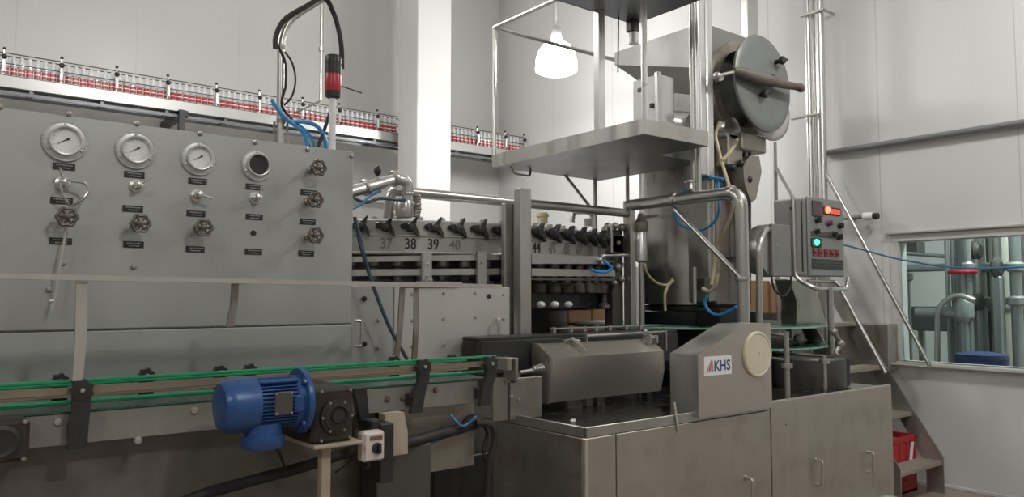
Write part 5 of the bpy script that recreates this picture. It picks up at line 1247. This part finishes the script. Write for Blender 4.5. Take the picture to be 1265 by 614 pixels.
a, b = P(1112, 298, X=XF + 1.6), P(1134, 312, X=XF + 1.6); tag(MB().box((a.x, b.y, b.z), (a.x + .2, a.y, a.z), .01).build('wall_unit', DARKST), 'dark rectangular unit at the top left behind the window', 'unit')
vp(1171, XF + .25, .022, 'thin vertical pipe behind the window left of the red wheel', 3.6)
vp(1178, XF + .3, .022, 'thin vertical pipe close to the red wheel behind the window', 3.6)
for k, (q, r, lab) in enumerate(((1203, .16, 'wide grey column behind the window right of the red wheel'), (1222, .09, 'narrow grey column between the wide columns behind the window'), (1244, .15, 'pale grey column behind the right end of the window'), (1264, .12, 'dark grey column cut by the right edge of the photo'))):
    c = P(q, 350, X=XF + .7); t = thing('column_tank', lab, 'tank', (c.x, c.y, 0))
    MB().lathe([(r, 0), (r, 2.6), (r * .7, 2.75), (r * .2, 2.8)], (c.x, c.y, 0), n=28).build('tank_shell', [TANK, DARKST, mat('pale_tank', (.5, .5, .44), .4, .2, .1, (3, 3, 1)), DARKST][k], t)
    MB().lathe([(r * 1.04, 1.5), (r * 1.08, 1.53), (r * 1.04, 1.56)], (c.x, c.y, 0), n=28).build('tank_band', TANK, t)
rv = thing('red_handwheel_valve', 'red handwheel on a grey valve seen through the window', 'valve', P(1190, 350, X=XF + .1))
c = P(1189, 336, X=XF + .1); MB().torus(c, (0, 0, 1), .11, .022, 28, 8).box(c + V((-.11, -.012, -.01)), c + V((.11, .012, .01))).box(c + V((-.012, -.11, -.01)), c + V((.012, .11, .01))).build('handwheel', RED, rv)
MB().cyl(c, c + V((0, 0, -.25)), .02, 10).lathe([(.06, 0), (.09, .04), (.09, .16), (.05, .22)], c + V((0, 0, -.48)), n=20).cyl(c + V((0, 0, -.4)), c + V((0, .45, -.40)), .05, 14).build('valve_body', TANK, rv)
MB().cyl(c + V((0, 0, -.48)), (c.x, c.y, 0), .04, 12).build('valve_pipe', TANK, rv)
o = MB().tube(fillet([P(1158, 445, X=XF), P(1158, 380, X=XF), P(1180, 362, X=XF), P(1205, 372, X=XF)], .15), .026, 12); q = P(1158, 445, X=XF); o.cyl((q.x, q.y, 0), q, .026, 12)
tag(o.build('bent_pipe', PIPE), 'bright bent pipe behind the middle of the window', 'pipe')
a, b = P(1104, 384, X=XF + 1.0), P(1182, 410, X=XF + 1.0)
bn = thing('work_bench', 'grey green bench behind the left half of the window', 'bench', (a.x + .2, (a.y + b.y) / 2, 0))
MB().box((a.x, b.y, b.z), (a.x + .6, a.y, a.z), .01).build('bench_body', TEALG, bn)
MB().box((a.x - .03, b.y - .03, a.z), (a.x + .63, a.y + .03, a.z + .05), .008).build('bench_top', TEALG, bn)
for y in (a.y - .1, b.y + .05):
    for x in (a.x + .03, a.x + .5): MB().box((x, y, 0), (x + .06, y + .06, b.z)).build('leg', TANK, bn)
a = P(1213, 445, X=XF - .2); bl = thing('blue_bin', 'dark blue bin on the floor behind the window', 'bin', (a.x, a.y, 0))
MB().lathe([(.15, 0), (.20, a.z - .05), (.215, a.z - .05), (.215, a.z + .02)], (a.x, a.y, 0), n=28).build('bin_body', mat('bin_blue', (.03, .045, .13), .45), bl)
MB().lathe([(.22, 0), (.215, .04), (.1, .06)], (a.x, a.y, a.z + .015), n=28).build('bin_lid', mat('bin_blue', (.03, .045, .13), .45), bl)

for q, r, X_, lab in ((1196, .035, .15, 'thin dark pipe behind the window just right of the red wheel'), (1212, .05, .45, 'grey pipe behind the window right of the bent pipe'), (1233, .04, .4, 'thin pipe behind the window between the pale and the narrow columns'), (1255, .05, .35, 'grey pipe behind the window near the right edge of the photo')):
    vp(q, XF + X_, r, lab, 3.6, (330, 372), TANK)
for (q0, y0), (q1, y1), X_, lab in (((1194, 298), (1212, 322), .3, 'dark pump motor high behind the window above the red wheel'), ((1196, 360), (1214, 386), .3, 'dark pump motor behind the window beside the bent pipe'), ((1226, 318), (1238, 345), .25, 'dark valve body behind the right part of the window')):
    a, b = P(q0, y0, X=XF + X_), P(q1, y1, X=XF + X_); t = thing('pump_motor', lab, 'motor', (a.x, (a.y + b.y) / 2, b.z))
    r = (a.z - b.z) / 2; MB().lathe([(r * .6, 0), (r, .03), (r, (a.y - b.y) - .03), (r * .7, a.y - b.y)], (a.x, b.y, (a.z + b.z) / 2), (0, 1, 0), 24).build('motor_body', DARKST, t)
    MB().box((a.x - .05, (a.y + b.y) / 2 - .04, 0), (a.x + .05, (a.y + b.y) / 2 + .04, b.z + .03), .01).build('support_leg', TANK, t)
